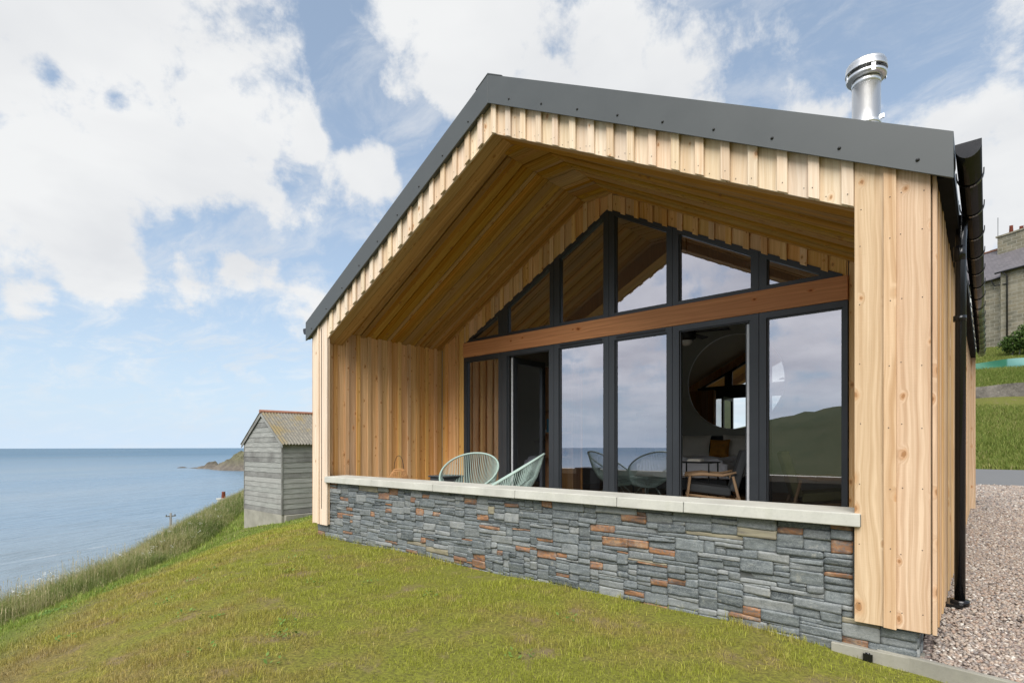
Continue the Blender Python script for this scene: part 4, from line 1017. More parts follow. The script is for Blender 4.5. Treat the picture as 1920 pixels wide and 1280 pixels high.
def lawn():
    X = []; Y = []; Hh = []; Wd = []
    th0 = R(90+41.134)
    for r0, r1, dens, hh, ww in ((1.0, 3.5, 7500, 0.042, 0.0026), (3.5, 6.0, 5200, 0.045, 0.0032), (6.0, 9.5, 2600, 0.048, 0.0048), (9.5, 16, 1000, 0.055, 0.008), (16, 26, 260, 0.07, 0.016)):
        half = R(47); area = half*(r1**2-r0**2); n = int(area*dens)
        r_ = np.sqrt(rng.uniform(r0**2, r1**2, n)); a = th0+rng.uniform(-half, half, n)
        x = CX+r_*np.cos(a); y = CY+r_*np.sin(a); s = sfun(x, y)
        ok = (s < 0.2) & ~((x > 0.0) & (x < 7.43) & (y > 0.055)) & ~((x > 7.15) & (y > 0.056-0.16*(x-7.12)))
        ok &= ~((x > -11.15) & (x < -8.4) & (y > 3.55) & (y < 8.1)) & (y < 12) 
        thin = nz2(x, y, 3.5, 3)+0.7*nz2(x, y, 9, 4)+.5*nz2(x, y, 22, 14)
        ok &= rng.uniform(0, 1, n) < np.clip(0.85-0.8*np.clip(thin-0.10, 0, 1)*2.4, 0.05, 1)
        x, y, s = x[ok], y[ok], s[ok]
        X.append(x); Y.append(y)
        tuft = 1+0.8*nz2(x, y, 16, 5)+0.5*nz2(x, y, 5, 6)+.4*nz2(x, y, 36, 15)
        edge = np.where((y > -0.10) & (x > 0) & (x < 6.8), 1.6, np.where((x > 6.8) & (y > -.35), .7, 1.0))
        Hh.append(0.76*hh*np.clip(tuft, .45, 1.9)*rng.uniform(.55, 1.35, len(x))*np.where(s > -0.9, 1.9, 1.0)*edge); Wd.append(ww*rng.uniform(.7, 1.3, len(x)))
    x, y, h, w = map(np.concatenate, (X, Y, Hh, Wd))
    o = blades('lawn_grass', x, y, H(x, y)-0.004, h, w, rng.uniform(0.1, 0.95, len(x)), M['lawn_blade'])
    tag(o, 'short patchy lawn grass sloping down in front of the terrace wall', 'grass', kind='stuff')
lawn()
def tall_grass():
    # band along the edge of the bank and down its first metres
    n = 210000
    u_ = rng.uniform(0, 1, n)**1.5; along = -6+u_*40; s = rng.gamma(1.5, 1.5, n)-0.15
    tx, ty = -0.853, 0.522
    x = S0[0]+tx*along+SN[0]*s; y = S0[1]+ty*along+SN[1]*s
    near = along < 2
    h = rng.uniform(.16, .56, n)*(1+0.45*nz2(x, y, 1.3, 8)+.35*nz2(x, y, 4.5, 18))*np.clip(1-0.05*s, .6, 1)*np.clip((s+.45)/.8, .30, 1)
    w = np.where(along < 6, 0.006, 0.011)*rng.uniform(.6, 1.4, n)
    r_ = np.clip(rng.normal(0.29, 0.2, n)+0.35*nz2(x, y, 1.2, 9)+0.12*np.clip(s-.3, 0, 2.5)-0.16*np.clip((along-7)/6, 0, 1), 0, 1)
    keep = (h > 0.08) & ~((x > -11.2) & (x < -8.3) & (y > 3.4) & (y < 8.2)) & (s < 9)
    x, y, h, w, r_, s = x[keep], y[keep], h[keep], w[keep], r_[keep], s[keep]
    o = blades('tall_grass', x, y, H(x, y)-0.01, h, w, rng.uniform(.15, 1.0, len(x)), M['tall_blade'], r_)
    tag(o, 'tall straw and green grass along the top of the sea bank', 'grass', kind='stuff')
    # seed heads
    n2_ = 16000; i = rng.integers(0, len(x), n2_); hx, hy = x[i]+rng.normal(0, .03, n2_), y[i]+rng.normal(0, .03, n2_); hz = H(hx, hy)+h[i]*rng.uniform(1.0, 1.3, n2_)
    V = np.empty((n2_, 6, 3)); L = rng.uniform(.03, .06, n2_); q = rng.uniform(-.03, .03, (n2_, 2)); ww = 0.0022
    top = np.stack([hx+q[:, 0], hy+q[:, 1], hz], 1); bot = np.stack([hx, hy, H(hx, hy)], 1); mid = top-np.stack([q[:, 0]*.4, q[:, 1]*.4, L], 1)
    an = rng.uniform(0, 6.28, n2_); d = np.stack([np.cos(an), np.sin(an), 0*an], 1)
    V[:, 0] = bot-d*.001; V[:, 1] = bot+d*.001; V[:, 2] = mid-d*.0015; V[:, 3] = mid+d*.0015; V[:, 4] = top; V[:, 5] = mid+(top-mid)*.4+d*.008
    k = np.arange(n2_)[:, None]*6
    F4 = np.concatenate([np.array([[0, 1, 3, 2]])+k, np.array([[2, 3, 5, 4]])+k])
    o = soup('seed_heads', V.reshape(-1, 3), F4, None, M['tall_blade'], {'rnd': np.repeat(rng.uniform(.7, 1, n2_), 6)})
    tag(o, 'pale seed heads standing above the tall bank grass', 'grass', kind='stuff')
tall_grass()
def bank_grass():
    n = 110000; x = rng.uniform(7.0, 12.0, n); y = rng.uniform(24.0, 60, n)**1.0
    ok = ~((y > 37.7) & (y < 38.8)); x, y = x[ok], y[ok]
    o = blades('bank_grass', x, y, H(x, y)-0.02, rng.uniform(.10, .34, len(x))*(1+.4*nz2(x, y, .9, 2)), 0.022*rng.uniform(.6, 1.5, len(x)), rng.uniform(.1, .8, len(x)), M['bank_blade'], np.clip(rng.normal(.5, .22, len(x))+.25*nz2(x, y, .6, 21), 0, 1))
    tag(o, 'rough green grass on the bank above the road', 'grass', kind='stuff')
bank_grass()
# cow parsley heads in the tall grass
def parsley():
    V = []; F3 = []
    for q in range(70):
        al = rng.uniform(-2, 16); s = rng.uniform(.1, 2.2); x = S0[0]-0.853*al+SN[0]*s; y = S0[1]+0.522*al+SN[1]*s; z = float(H(x, y)); h = rng.uniform(.3, .55)
        for u_ in range(rng.integers(5, 11)):
            px, py, pz = x+rng.normal(0, .035), y+rng.normal(0, .035), z+h+rng.normal(0, .02)
            for w in range(7):
                a = rng.uniform(0, 6.28); k = len(V); r_ = .006
                c = Vector((px+rng.normal(0, .010), py+rng.normal(0, .010), pz+rng.normal(0, .004)))
                V += [(c.x+r_*math.cos(a), c.y+r_*math.sin(a), c.z), (c.x+r_*math.cos(a+2.1), c.y+r_*math.sin(a+2.1), c.z+.003), (c.x+r_*math.cos(a+4.2), c.y+r_*math.sin(a+4.2), c.z-.002)]; F3.append((k, k+1, k+2))
        k = len(V); V += [(x-.002, y, z), (x+.002, y, z), (x, y, z+h)]; F3.append((k, k+1, k+2))
    tag(soup('white_wildflowers', V, None, F3, M['petal']), 'small white umbel flowers scattered through the bank grass', 'flowers', kind='stuff')
parsley()
# broad-leaved weeds low at the left edge of the lawn
def weeds():
    V = []; R_ = []
    spots = [(-0.75, -3.3, .38, 320), (-0.3, -3.0, .2, 90), (-2.4, -2.2, .25, 120), (-4.2, -1.0, .3, 120)]+[(rng.uniform(-1, 7), rng.uniform(-3.6, -.4), .10, 14) for _ in range(26)]
    for sx_, sy_, rad_, n in spots:
        for _ in range(n):
            a = rng.uniform(0, 6.28); q = rad_*math.sqrt(rng.uniform(0, 1)); x, y = sx_+q*math.cos(a), sy_+q*math.sin(a); z = float(H(x, y))
            L = rng.uniform(.018, .045); b = rng.uniform(0, 6.28); up = rng.uniform(.2, .9); d = Vector((math.cos(b), math.sin(b), up)).normalized(); w = Vector((-math.sin(b), math.cos(b), rng.uniform(-.3, .3)))*L*.28
            p = Vector((x, y, z+rng.uniform(.005, .035)))
            V += [tuple(p), tuple(p+d*L*.5+w), tuple(p+d*L), tuple(p+d*L*.5-w)]; R_ += [rng.uniform(0.4, 1)]*4
    F4 = np.arange(len(V)).reshape(-1, 4)
    tag(soup('weeds', V, F4, None, M['weed'], {'rnd': R_}), 'small broad green leaves of weeds in the lawn', 'weeds', kind='stuff')
M['weed'] = leaf_mat('weed_leaf', lambda t: t.ramp(rndc(t), [(0.0, (0.06, 0.13, 0.02)), (1.0, (0.17, 0.27, 0.06))]), 0.25)
weeds()
def leafcloud(name, centre, size, n, leaf, m, label, cat, kind=None, parent=None, shell=0.55, group=None):
    c = np.array(centre); sz = np.array(size)
    d = rng.normal(0, 1, (n, 3)); d /= np.linalg.norm(d, axis=1)[:, None]; r_ = rng.uniform(shell, 1, n)[:, None]
    r_ *= (1+0.22*nz2(d[:, 0]*3, d[:, 1]*3+d[:, 2]*2, 2.0, 17))[:, None]
    p = c+d*r_*sz; p = p[p[:, 2] > c[2]-sz[2]*.95]; n = len(p)
    a = rng.normal(0, 1, (n, 3)); a /= np.linalg.norm(a, axis=1)[:, None]; b = np.cross(a, rng.normal(0, 1, (n, 3))); b /= np.linalg.norm(b, axis=1)[:, None]
    L = leaf*rng.uniform(.6, 1.4, (n, 1)); V = np.stack([p-a*L, p+b*L*.5, p+a*L, p-b*L*.5], 1).reshape(-1, 3)
    F4 = np.array([[0, 1, 2, 3]])+np.arange(n)[:, None]*4
    o = soup(name, V, F4, None, m, {'rnd': np.repeat(rng.uniform(0, 1, n), 4)}, parent=parent)
    return o

# ------------------------------------------------------------------ shed
SX, SY, SWd, SL = -8.444, 3.623, 2.64, 4.6
shed = thing('shed', (SX-SWd/2, SY+SL/2, -1.4), 'weathered grey board shed with a lichen covered corrugated roof', 'shed')
zw0, zw1, zap = -1.16, 1.06, 2.0
xm = SX-SWd/2
mb = MB(); nb = 14; bh = (zw1-zw0)/nb
z = zw0
while z < zap-0.05:      # lapped boards on the gable
    z1_ = z+bh; 
    if z >= zw1-0.001:
        f0 = (z-zw1)/(zap-zw1); f1 = min(1, (z1_-zw1)/(zap-zw1)); hw0 = SWd/2*(1-f0); hw1 = SWd/2*(1-f1)
    else: hw0 = hw1 = SWd/2
    j = random.uniform(-.005, .005)
    mb.poly([(xm-hw0, SY-0.018+j*.3, z), (xm+hw0, SY-0.018+j*.3, z), (xm+hw1, SY-0.004, z1_+.008), (xm-hw1, SY-0.004, z1_+.008)], (0, 0.014, 0), (1, 0, 0))
    z = z1_
mb.build('gable_wall', M['weathered'], shed)
mb = MB(); z = zw0
while z < zw1-0.001:
    j = random.uniform(-.006, .006)
    mb.poly([(SX+0.018+j*.3, SY, z+j), (SX+0.018, SY+SL, z+j), (SX+0.004, SY+SL, z+bh+.008), (SX+0.004, SY, z+bh+.008)], (-0.014, 0, 0), (0, 1, 0)); z += bh
mb.build('side_wall', M['weathered'], shed)
mb = MB(); mb.box((SX-SWd, SY+.01, zw0), (SX-0.02, SY+SL, zw1)); mb.poly([(SX-SWd, SY+SL-.02, zw1), (SX, SY+SL-.02, zw1), (xm, SY+SL-.02, zap)], (0, .02, 0), (1, 0, 0)); mb.build('inner_lining', M['weathered'], shed)
for xa, xb_ in ((SX-0.02, SX+0.026), (SX-SWd-.02, SX-SWd+.03)):
    mb = MB(); mb.box((xa, SY-.024, zw0), (xb_, SY+.03, zw1)); mb.build('corner_post', M['weathered'], shed)
mb = MB()
for sg in (-1, 1):
    xe = xm+sg*(SWd/2+.14); sl = (zap-zw1)/(SWd/2); ze = zap+.03-sl*(SWd/2+.14)
    mb.poly([(xm, SY-.06, zap+.02), (xe, SY-.06, ze-.01), (xe, SY-.06, ze-.11), (xm, SY-.06, zap-.10)], (0, .022, 0), (sg, 0, -sl))
mb.build('verge_board', M['weathered'], shed)
for sg in (-1, 1):
    sl = (zap-zw1)/(SWd/2)
    mb = MB()
    def cf(u_, v_, sg=sg, sl=sl):
        dx = u_*(SWd/2+.16); yy = SY-.08+v_*(SL+.16)
        return (xm+sg*dx, yy, zap+.045-sl*dx+0.018*math.sin(yy*2*math.pi/0.10))
    mb.grid(cf, 4, 370, flip=sg < 0); mb.build('roof_sheet', M['lichen_roof'], shed)
mb = MB(); mb.tube([(xm, SY-.09, zap+.05), (xm, SY+SL+.08, zap+.05)], 0.055, 10); mb.build('ridge', M['ridge_tile'], shed)
mb = MB(); mb.box((SX-SWd-.02, SY-.02, -1.95), (SX+.0, SY+.06, zw0-.003)); mb.box((SX-.06, SY+.062, -1.9), (SX+.12, SY+SL, zw0-.02)); mb.build('foundation', M['concrete'], shed, .01)

# ------------------------------------------------------------------ far house, walls and bank furniture
hs = thing('stone_house', (10.0, 60.0, 9.4), 'old stone house with slate roof and red chimney pots up the slope', 'house')
A = Vector((1.5, 65.1, 0)); Dv = Vector((0.848, -0.530, 0)); Nv = Vector((-0.53, -0.848, 0)); Bk = -Nv
def hp_(u_, w_, z): return tuple(A+Dv*u_+Bk*w_+Vector((0, 0, z)))
ZE, ZR0, ZB = 15.78, 19.55, 8.8
def prism(mb, u0, u1, w0, w1, z0, z1): mb.poly([hp_(u0, w0, z0), hp_(u1, w0, z0), hp_(u1, w0, z1), hp_(u0, w0, z1)], tuple(Bk*(w1-w0)), (1, 0, 0), False)
def uvwall(mb):
    mb.uv = [[(Vector(mb.v[i]).dot(Dv)+Vector(mb.v[i]).dot(Bk), mb.v[i][2]) for i in f] for f in mb.f]
mb = MB(); prism(mb, 0, 24, 0, 8, ZB, ZE); uvwall(mb); mb.build('wall', M['stone_blocks'], hs)
mb = MB(); prism(mb, 8.75, 24, -0.5, -0.01, ZB, ZE+0.35); uvwall(mb); mb.build('front_bay', M['stone_blocks'], hs)
mb = MB()
mb.poly([hp_(-.2, -.25, ZE-.02), hp_(24.2, -.25, ZE-.02), hp_(24.2, 4, ZR0), hp_(-.2, 4, ZR0)], (0, 0, .08), (1, 0, 0), False)
mb.poly([hp_(-.2, 8.25, ZE-.02), hp_(24.2, 8.25, ZE-.02), hp_(24.2, 4.01, ZR0), hp_(-.2, 4.01, ZR0)], (0, 0, .08), (1, 0, 0), False)
mb.poly([hp_(8.6, -.75, ZE+.33), hp_(24.2, -.75, ZE+.33), hp_(24.2, -.2, ZE+.72), hp_(8.6, -.2, ZE+.72)], (0, 0, .10), (1, 0, 0), False)
mb.uv = [[(Vector(mb.v[i]).dot(Dv), Vector(mb.v[i]).dot(Bk)*1.3) for i in f] for f in mb.f]
ro = mb.build('roof', M['roof_slates'], hs)
b = MB(); b.tube([hp_(-.2, 4, ZR0+.1), hp_(24.2, 4, ZR0+.1)], .12, 8); subm(b, 'ridge_tiles', 'ridge_tile', ro)
b = MB()
def cprism(u0, u1, w0, w1, z0, z1):
    b.poly([hp_(u0, w0, z0), hp_(u1, w0, z0), hp_(u1, w0, z1), hp_(u0, w0, z1)], tuple(Bk*(w1-w0)), (1, 0, 0), False)
cprism(6.25, 8.9, 3.2, 4.7, ZE+2.0, ZR0+0.95); cprism(6.15, 9.0, 3.1, 4.8, ZR0+0.955, ZR0+1.1); uvwall(b); ch = subm(b, 'chimney', 'stone_blocks', ro)
ZR0 -= .4
for u_ in (6.95, 7.75, 8.1, 8.5):
    hh = .8 if u_ == 6.95 else .45
    p = MB(); p.lathe([(.0, ZR0+1.5), (.17, ZR0+1.5), (.13, ZR0+1.5+hh), (.16, ZR0+1.52+hh), (.10, ZR0+1.52+hh), (.0, ZR0+1.5+hh*.8)], hp_(u_, 3.9, 0), 12)
    p.build('chimney_pot', M['pot'], hs)
ZR0 += .4
an = MB(); an.tube([hp_(6.05, 3.6, ZR0-.9), hp_(6.05, 3.6, ZR0+3.0)], .03, 6); an.tube([hp_(5.4, 3.6, ZR0+.1), hp_(6.2, 3.6, ZR0+.1)], .02, 5); an.build('antenna', M['metal_grey'], hs)
for u_, z0, z1 in ((6.55, 12.9, 14.9), (6.55, 9.9, 11.6), (11.5, 12.9, 14.9), (11.5, 9.9, 11.6), (14.5, 12.9, 14.9)):
    w_ = -.02 if u_ < 8 else -.52
    f = MB(); f.ring([hp_(u_-.55, w_, z0), hp_(u_+.55, w_, z0), hp_(u_+.55, w_, z1), hp_(u_-.55, w_, z1)], [hp_(u_-.43, w_, z0+.14), hp_(u_+.43, w_, z0+.14), hp_(u_+.43, w_, z1-.12), hp_(u_-.43, w_, z1-.12)], tuple(Bk*.1))
    f.poly([hp_(u_-.44, w_+.01, (z0+z1)/2-.05), hp_(u_+.44, w_+.01, (z0+z1)/2-.05), hp_(u_+.44, w_+.01, (z0+z1)/2+.05), hp_(u_-.44, w_+.01, (z0+z1)/2+.05)], tuple(Bk*.08), (1, 0, 0))
    fo = f.build('window', M['white'], hs)
    p = MB(); p.poly([hp_(u_-.44, w_+.06, z0+.13), hp_(u_+.44, w_+.06, z0+.13), hp_(u_+.44, w_+.06, z1-.11), hp_(u_-.44, w_+.06, z1-.11)], tuple(Bk*.02), (1, 0, 0)); subm(p, 'pane', 'dark_pane', fo)
g_ = MB(); g_.tube([hp_(-.2, -.32, ZE-.02), hp_(8.6, -.32, ZE-.02)], .07, 8); g_.tube([hp_(8.5, -.82, ZE+.32), hp_(24, -.82, ZE+.32)], .07, 8); g_.build('gutter', M['black_metal'], hs)
g_ = MB(); g_.tube([hp_(7.9, -.32, ZE-.05), hp_(8.1, -.2, ZE-.6), hp_(9.3, -.60, ZE-.75)], .05, 8); g_.tube([hp_(9.1, -.82, ZE+.3), hp_(9.3, -.60, ZE-.1), hp_(9.3, -.60, ZB)], .06, 8); g_.build('downpipe', M['black_metal'], hs)
# retaining wall
m, t = mat('dark_stone_wall'); M['dark_wall'] = m
pos = t.new('ShaderNodeNewGeometry').outputs['Position']; n = t.noise(pos, 1.6, 6, 0.75); n_ = t.noise(pos, 7, 4, .7)
c = t.mix(t.mr(n, .35, .65), (0.075, 0.068, 0.058), (0.20, 0.18, 0.155)); c = t.mix(t.math('MULTIPLY', t.mr(n_, .55, .7), .5), c, (.32, .30, .26))
t.set(t.p.inputs['Base Color'], c); t.p.inputs['Roughness'].default_value = .95; t.set(t.p.inputs['Normal'], t.bump(n_, .6, .05))
rw = MB()
def rwf(u_, v_):
    x = -10+u_*45; zt_ = 4.45+0.06*(x-8); z0_ = 3.3
    return (x, 37.9+0.05*math.sin(x*1.7), z0_+(zt_-z0_)*v_+0.02*math.sin(x*3.1))
rw.grid(rwf, 90, 3, smooth=False)
rw.grid(lambda u_, v_: (-10+u_*45, 37.9+.4*v_+0.05*math.sin((-10+u_*45)*1.7)*(1-v_), 4.45+0.06*(-18+u_*45)+0.02*math.sin((-10+u_*45)*3.1)*(1-v_)), 90, 2, smooth=False)
tag(rw.build('retaining_wall', M['dark_wall']), 'low dark stone retaining wall across the grassy bank', 'wall')
# netting fence
nf = thing('netting_fence', (9.0, 46.2, 6.6), 'sagging green netting fence above the retaining wall', 'fence')
mb = MB(); mb.grid(lambda u_, v_: (-2+u_*24, 46.2+.05*math.sin(u_*60+v_*3), 6.02+0.03*(u_*24-8)+v_*(.72+.06*math.sin(u_*31))), 90, 3); mb.build('netting', M['netting'], nf)
for k in range(9):
    p = MB(); x = -1.8+k*2.9; p.tube([(x, 46.25, 6.2), (x+.04, 46.25, 7.2)], .035, 6); p.build('post', M['weathered'], nf)
# bush by the house
bush = thing('bush', (10.3, 52.0, 8.4), 'dense dark green bush in front of the stone house', 'bush')
for c_, s_ in (((10.7, 52.0, 9.0), (1.9, 1.2, 1.35)), ((9.4, 52.2, 8.6), (.9, .9, .85)), ((12.3, 52.4, 9.4), (1.8, 1.2, 1.7))):
    pass
def bushmesh():
    V = []; out = []
    for c_, s_, n in (((10.6, 52.0, 9.1), (1.5, 1.1, 1.25), 5200), ((9.2, 52.2, 8.7), (.8, .8, .7), 1800), ((12.4, 52.4, 9.4), (1.9, 1.2, 1.6), 5000)):
        out.append((c_, s_, n))
    P = []
    for c_, s_, n in out:
        d = rng.normal(0, 1, (n, 3)); d /= np.linalg.norm(d, axis=1)[:, None]; r_ = rng.uniform(.35, 1, n)[:, None]*(1+.3*nz2(d[:, 0]*3, d[:, 1]*2+d[:, 2]*3, 2.4, 33))[:, None]
        P.append(np.array(c_)+d*r_*np.array(s_))
    p = np.concatenate(P); n = len(p); a = rng.normal(0, 1, (n, 3)); a /= np.linalg.norm(a, axis=1)[:, None]; b = np.cross(a, rng.normal(0, 1, (n, 3))); b /= np.linalg.norm(b, axis=1)[:, None]
    L = .085*rng.uniform(.6, 1.4, (n, 1)); V = np.stack([p-a*L, p+b*L*.5, p+a*L, p-b*L*.5], 1).reshape(-1, 3)
    soup('foliage', V, np.array([[0, 1, 2, 3]])+np.arange(n)[:, None]*4, None, M['leaf'], {'rnd': np.repeat(rng.uniform(0, 1, n), 4)}, parent=bush)
    s = MB()
    for k in range(9): x = 9.2+k*.4; s.tube([(x, 52.1, 7.8), (x+.1, 52.0, 8.6), (x+random.uniform(-.3, .3), 52.2, 9.5)], [.06, .04, .015], 6)
    s.build('stem', M['weathered'], bush)
bushmesh()
# utility pole and a chimney below the bank
def pt(u, v, t_):
    return None
PX, PY = -35.19, 8.67
pole = thing('utility_pole', (PX, PY, -16.0), 'thin wooden utility pole with a short crossarm rising behind the tall grass', 'pole')
mb = MB(); mb.tube([(PX, PY, -16.5), (PX, PY, -3.75)], [.12, .075], 8); mb.build('shaft', M['weathered'], pole)
mb = MB(); mb.box((PX-.04, PY-.32, -4.0), (PX+.04, PY+.32, -3.93)); mb.build('crossarm', M['weathered'], pole)
for dy in (-.27, .27):
    mb = MB(); mb.lathe([(0, 0), (.03, 0), (.035, .05), (.02, .09), (0, .1)], (PX, PY+dy, -3.93), 8); mb.build('insulator', M['frame'], pole)
QX, QY = -36.64, 12.72
hc = thing('cottage_chimney', (QX, QY, -12.0), 'pale cottage chimney with one clay pot showing above the bank grass', 'chimney')
mb = MB(); mb.box((QX-.3, QY-.35, -16.0), (QX+.3, QY+.35, -3.2)); mb.box((QX-.36, QY-.41, -3.2), (QX+.36, QY+.41, -3.1)); mb.build('stack', M['coping'], hc)
mb = MB(); mb.lathe([(0, -3.1), (.16, -3.1), (.12, -2.62), (.15, -2.6), (.0, -2.6)], (QX, QY, 0), 12); mb.build('clay_pot', M['pot'], hc)

# ------------------------------------------------------------------ porch furniture
def chair(loc, ang, label):
    """round cord armchair: tilted egg-shaped rim, cords running down to a small seat ring, metal legs; faces +x before turning"""
    th_ = thing('cord_chair', loc, label, 'chair', 'mint cord chairs on the terrace')
    ca, sa = math.cos(ang), math.sin(ang); L0 = Vector(loc)
    def tr(p): return (L0.x+p[0]*ca-p[1]*sa, L0.y+p[0]*sa+p[1]*ca, L0.z+p[2])
    def rim(t_):     # t=0 front, pi = back top
        q = 0.5-0.5*math.cos(t_)
        x = 0.36-0.80*q; z = 0.385+0.465*q**1.08
        y = 0.375*math.sin(t_)*(1-0.10*math.cos(t_))
        return Vector((x, y, z))
    def inner(t_): return Vector((0.06+0.13*math.cos(t_), 0.13*math.sin(t_), 0.245))
    n = 56; r_ = MB(); r_.tube([tr(rim(2*math.pi*k/n)) for k in range(n)], .0125, 8, closed=True); r_.build('rim', M['mint'], th_)
    r_ = MB(); r_.tube([tr(inner(2*math.pi*k/24)) for k in range(24)], .009, 6, closed=True); r_.build('seat_ring', M['mint'], th_)
    c_ = MB(); N = 92
    for k in range(N):
        t_ = 2*math.pi*k/N; a = rim(t_); b = inner(t_); pts = []
        for f in (0, .15, .35, .6, .82, 1):
            p = a.lerp(b, f); bow = math.sin(f*math.pi)*0.075; d = (p-Vector((0.0, 0, p.z))); d = d.normalized() if d.length > 1e-5 else Vector((0, 0, 0))
            p = p+d*bow*0.7-Vector((0, 0, bow*.9)); pts.append(tr(p))
        c_.tube(pts, .0042, 5, cap=False)
    c_.build('cords', M['mint'], th_)
    for a1, a2 in ((.55, .45), (-.55, -.45), (2.4, 2.6), (-2.4, -2.6)):
        l = MB(); p = inner(a1); e = Vector((0.06+.36*math.cos(a2), .33*math.sin(a2), .0)); l.tube([tr(p), tr(p.lerp(e, .4)+Vector((0, 0, .02))), tr(e)], .009, 8); l.build('leg', M['mint'], th_)
    l = MB(); l.tube([tr((0.06+.36*math.cos(k*math.pi/12), .33*math.sin(k*math.pi/12), .01)) for k in range(24)], .009, 6, closed=True); l.build('base_ring', M['mint'], th_)
    return th_
chair((2.74, 0.62, 0.0), R(-62), 'mint cord chair turned to the lawn, nearest the porch side wall')
chair((3.44, 0.60, 0.0), R(-142), 'mint cord chair seen side on, in front of the open glazed door')
lan = thing('lantern', (1.12, 0.78, 0.0), 'rattan candle lantern with a loop handle against the porch wall', 'lantern')
LX, LY, LZ = 1.10, 0.78, 0.27
stl = thing('plant_stand', (LX, LY, 0.0), 'low black plant stand holding up the rattan lantern', 'stand')
mb = MB(); mb.lathe([(0, .255), (.16, .255), (.16, .27), (0, .27)], (LX, LY, 0), 20); mb.build('top', M['black_metal'], stl)
for k in range(3):
    a = k*2.094; mb = MB(); mb.tube([(LX+.1*math.cos(a), LY+.1*math.sin(a), .255), (LX+.15*math.cos(a), LY+.15*math.sin(a), 0)], .008, 6); mb.build('leg', M['black_metal'], stl)
mb = MB(); prof = [(.085, 0), (.13, .06), (.145, .14), (.135, .22), (.09, .30), (.06, .33)]
for k in range(26):
    a = 2*math.pi*k/26; mb.tube([(LX+r_*math.cos(a), LY+r_*math.sin(a), LZ+z) for r_, z in prof], .0032, 5)
for r_, z in prof: mb.tube([(LX+r_*math.cos(2*math.pi*k/20), LY+r_*math.sin(2*math.pi*k/20), LZ+z) for k in range(20)], .0045, 5, closed=True)
mb.build('cage', M['rattan'], lan)
mb = MB(); mb.tube([(LX+.075*math.cos(a), LY+.03*math.cos(a), LZ+.33+.20*math.sin(a)) for a in [math.pi*k/14 for k in range(15)]], .004, 6); mb.build('handle', M['black_metal'], lan)
mb = MB(); mb.lathe([(0, .02), (.04, .02), (.04, .19), (0, .185)], (LX, LY, LZ), 14); mb.build('candle', M['wax'], lan)
mb = MB(); mb.box((2.12, 0.52, .02), (2.42, 0.86, .53)); mb.box((2.10, 0.50, .53), (2.44, 0.88, .55))
for a, b in ((2.14, .54), (2.37, .54), (2.14, .81), (2.37, .81)): mb.box((a-.01, b-.01, 0), (a+.03, b+.03, .02))
tag(mb.build('storage_box', M['charcoal'], None, .006), 'black square storage box behind the left cord chair', 'box')

# ------------------------------------------------------------------ room contents
def part(m_, name, mt, par, bevel=0, seg=2, sub=0):
    o = m_.build(name, M[mt], par, bevel, seg)
    if sub: s_ = o.modifiers.new('sub', 'SUBSURF'); s_.levels = sub; s_.render_levels = sub; [setattr(p, 'use_smooth', True) for p in o.data.polygons]
    return o
bed = thing('bed', (3.35, 6.5, 0), 'double bed with white duvet against the dark back wall', 'bed')
mb = MB(); mb.box((2.48, 5.58, .12), (4.26, 7.46, .34)); part(mb, 'bed_base', 'charcoal', bed, .02)
mb = MB(); mb.box((2.38, 7.46, .1), (4.40, 7.54, 1.16)); part(mb, 'headboard', 'charcoal', bed, .02)
mb = MB(); mb.box((2.47, 5.56, .342), (4.27, 7.45, .62)); part(mb, 'mattress', 'linen', bed, .05, 3)
mb = MB()
def duv(u_, v_):
    x = 2.38+u_*1.98; y = 5.46+v_*1.55; e = min(u_, 1-u_, v_ if v_ < .5 else 1)
    z = .715+.02*math.sin(x*9+y*5)+.014*math.sin(y*17-x*6)
    if u_ < .06 or u_ > .94 or v_ < .05: z -= .34
    elif e < .14: z -= .035
    return (x, y, z)
mb.grid(duv, 34, 26); part(mb, 'duvet', 'linen', bed, 0, 1, 1)
for k in range(4):
    x = (2.58, 4.16)[k % 2]; y = (5.7, 7.3)[k//2]; mb = MB(); mb.box((x-.03, y-.03, 0), (x+.03, y+.03, .12)); part(mb, 'leg', 'oak', bed)
def pillow(name, x, y, z, w, h, mt, label, cat, grp=None, tilt=0.25):
    mb = MB()
    def pf(s_):
        def fn(u_, v_):
            a, b = (u_-.5)*2, (v_-.5)*2; bul = (1-abs(a)**2.6)*(1-abs(b)**2.6); pin = 1-.07*(1-abs(a))*(abs(b)**3)-.0
            return (x+a*w/2*(1-.08*(1-b*b)), y+tilt*(b*h/2)+s_*.11*bul**.6, z+h/2+b*h/2*(1-.08*(1-a*a)))
        return fn
    mb.grid(pf(-1), 14, 12); mb.grid(pf(1), 14, 12, flip=True)
    o = mb.build(name, M[mt]); return tag(o, label, cat, grp)
pillow('pillow', 2.96, 7.26, .64, .72, .54, 'cream', 'cream pillow propped on the left side of the bed', 'pillow', 'pillows on the bed')
pillow('pillow', 3.92, 7.26, .64, .72, .54, 'cream', 'cream pillow propped on the right side of the bed behind the armchair', 'pillow', 'pillows on the bed')
pillow('cushion', 3.58, 7.06, .70, .42, .38, 'mustard', 'round mustard cushion between the two cream pillows', 'cushion', None, .3)
mir = thing('mirror', (3.70, 7.58, 2.31), 'large round mirror hung above the bed', 'mirror')
rotm = Matrix.Rotation(R(90), 3, 'X')
mb = MB(); mb.lathe([(0.0, .012), (1.0, .012)], (3.70, 7.585, 2.31), 64, rotm); part(mb, 'mirror_glass', 'mirror', mir)
mb = MB(); mb.lathe([(1.0, 0), (1.0, .02), (1.015, .02), (1.015, 0)], (3.70, 7.585, 2.31), 64, rotm); part(mb, 'mirror_frame', 'steel', mir)
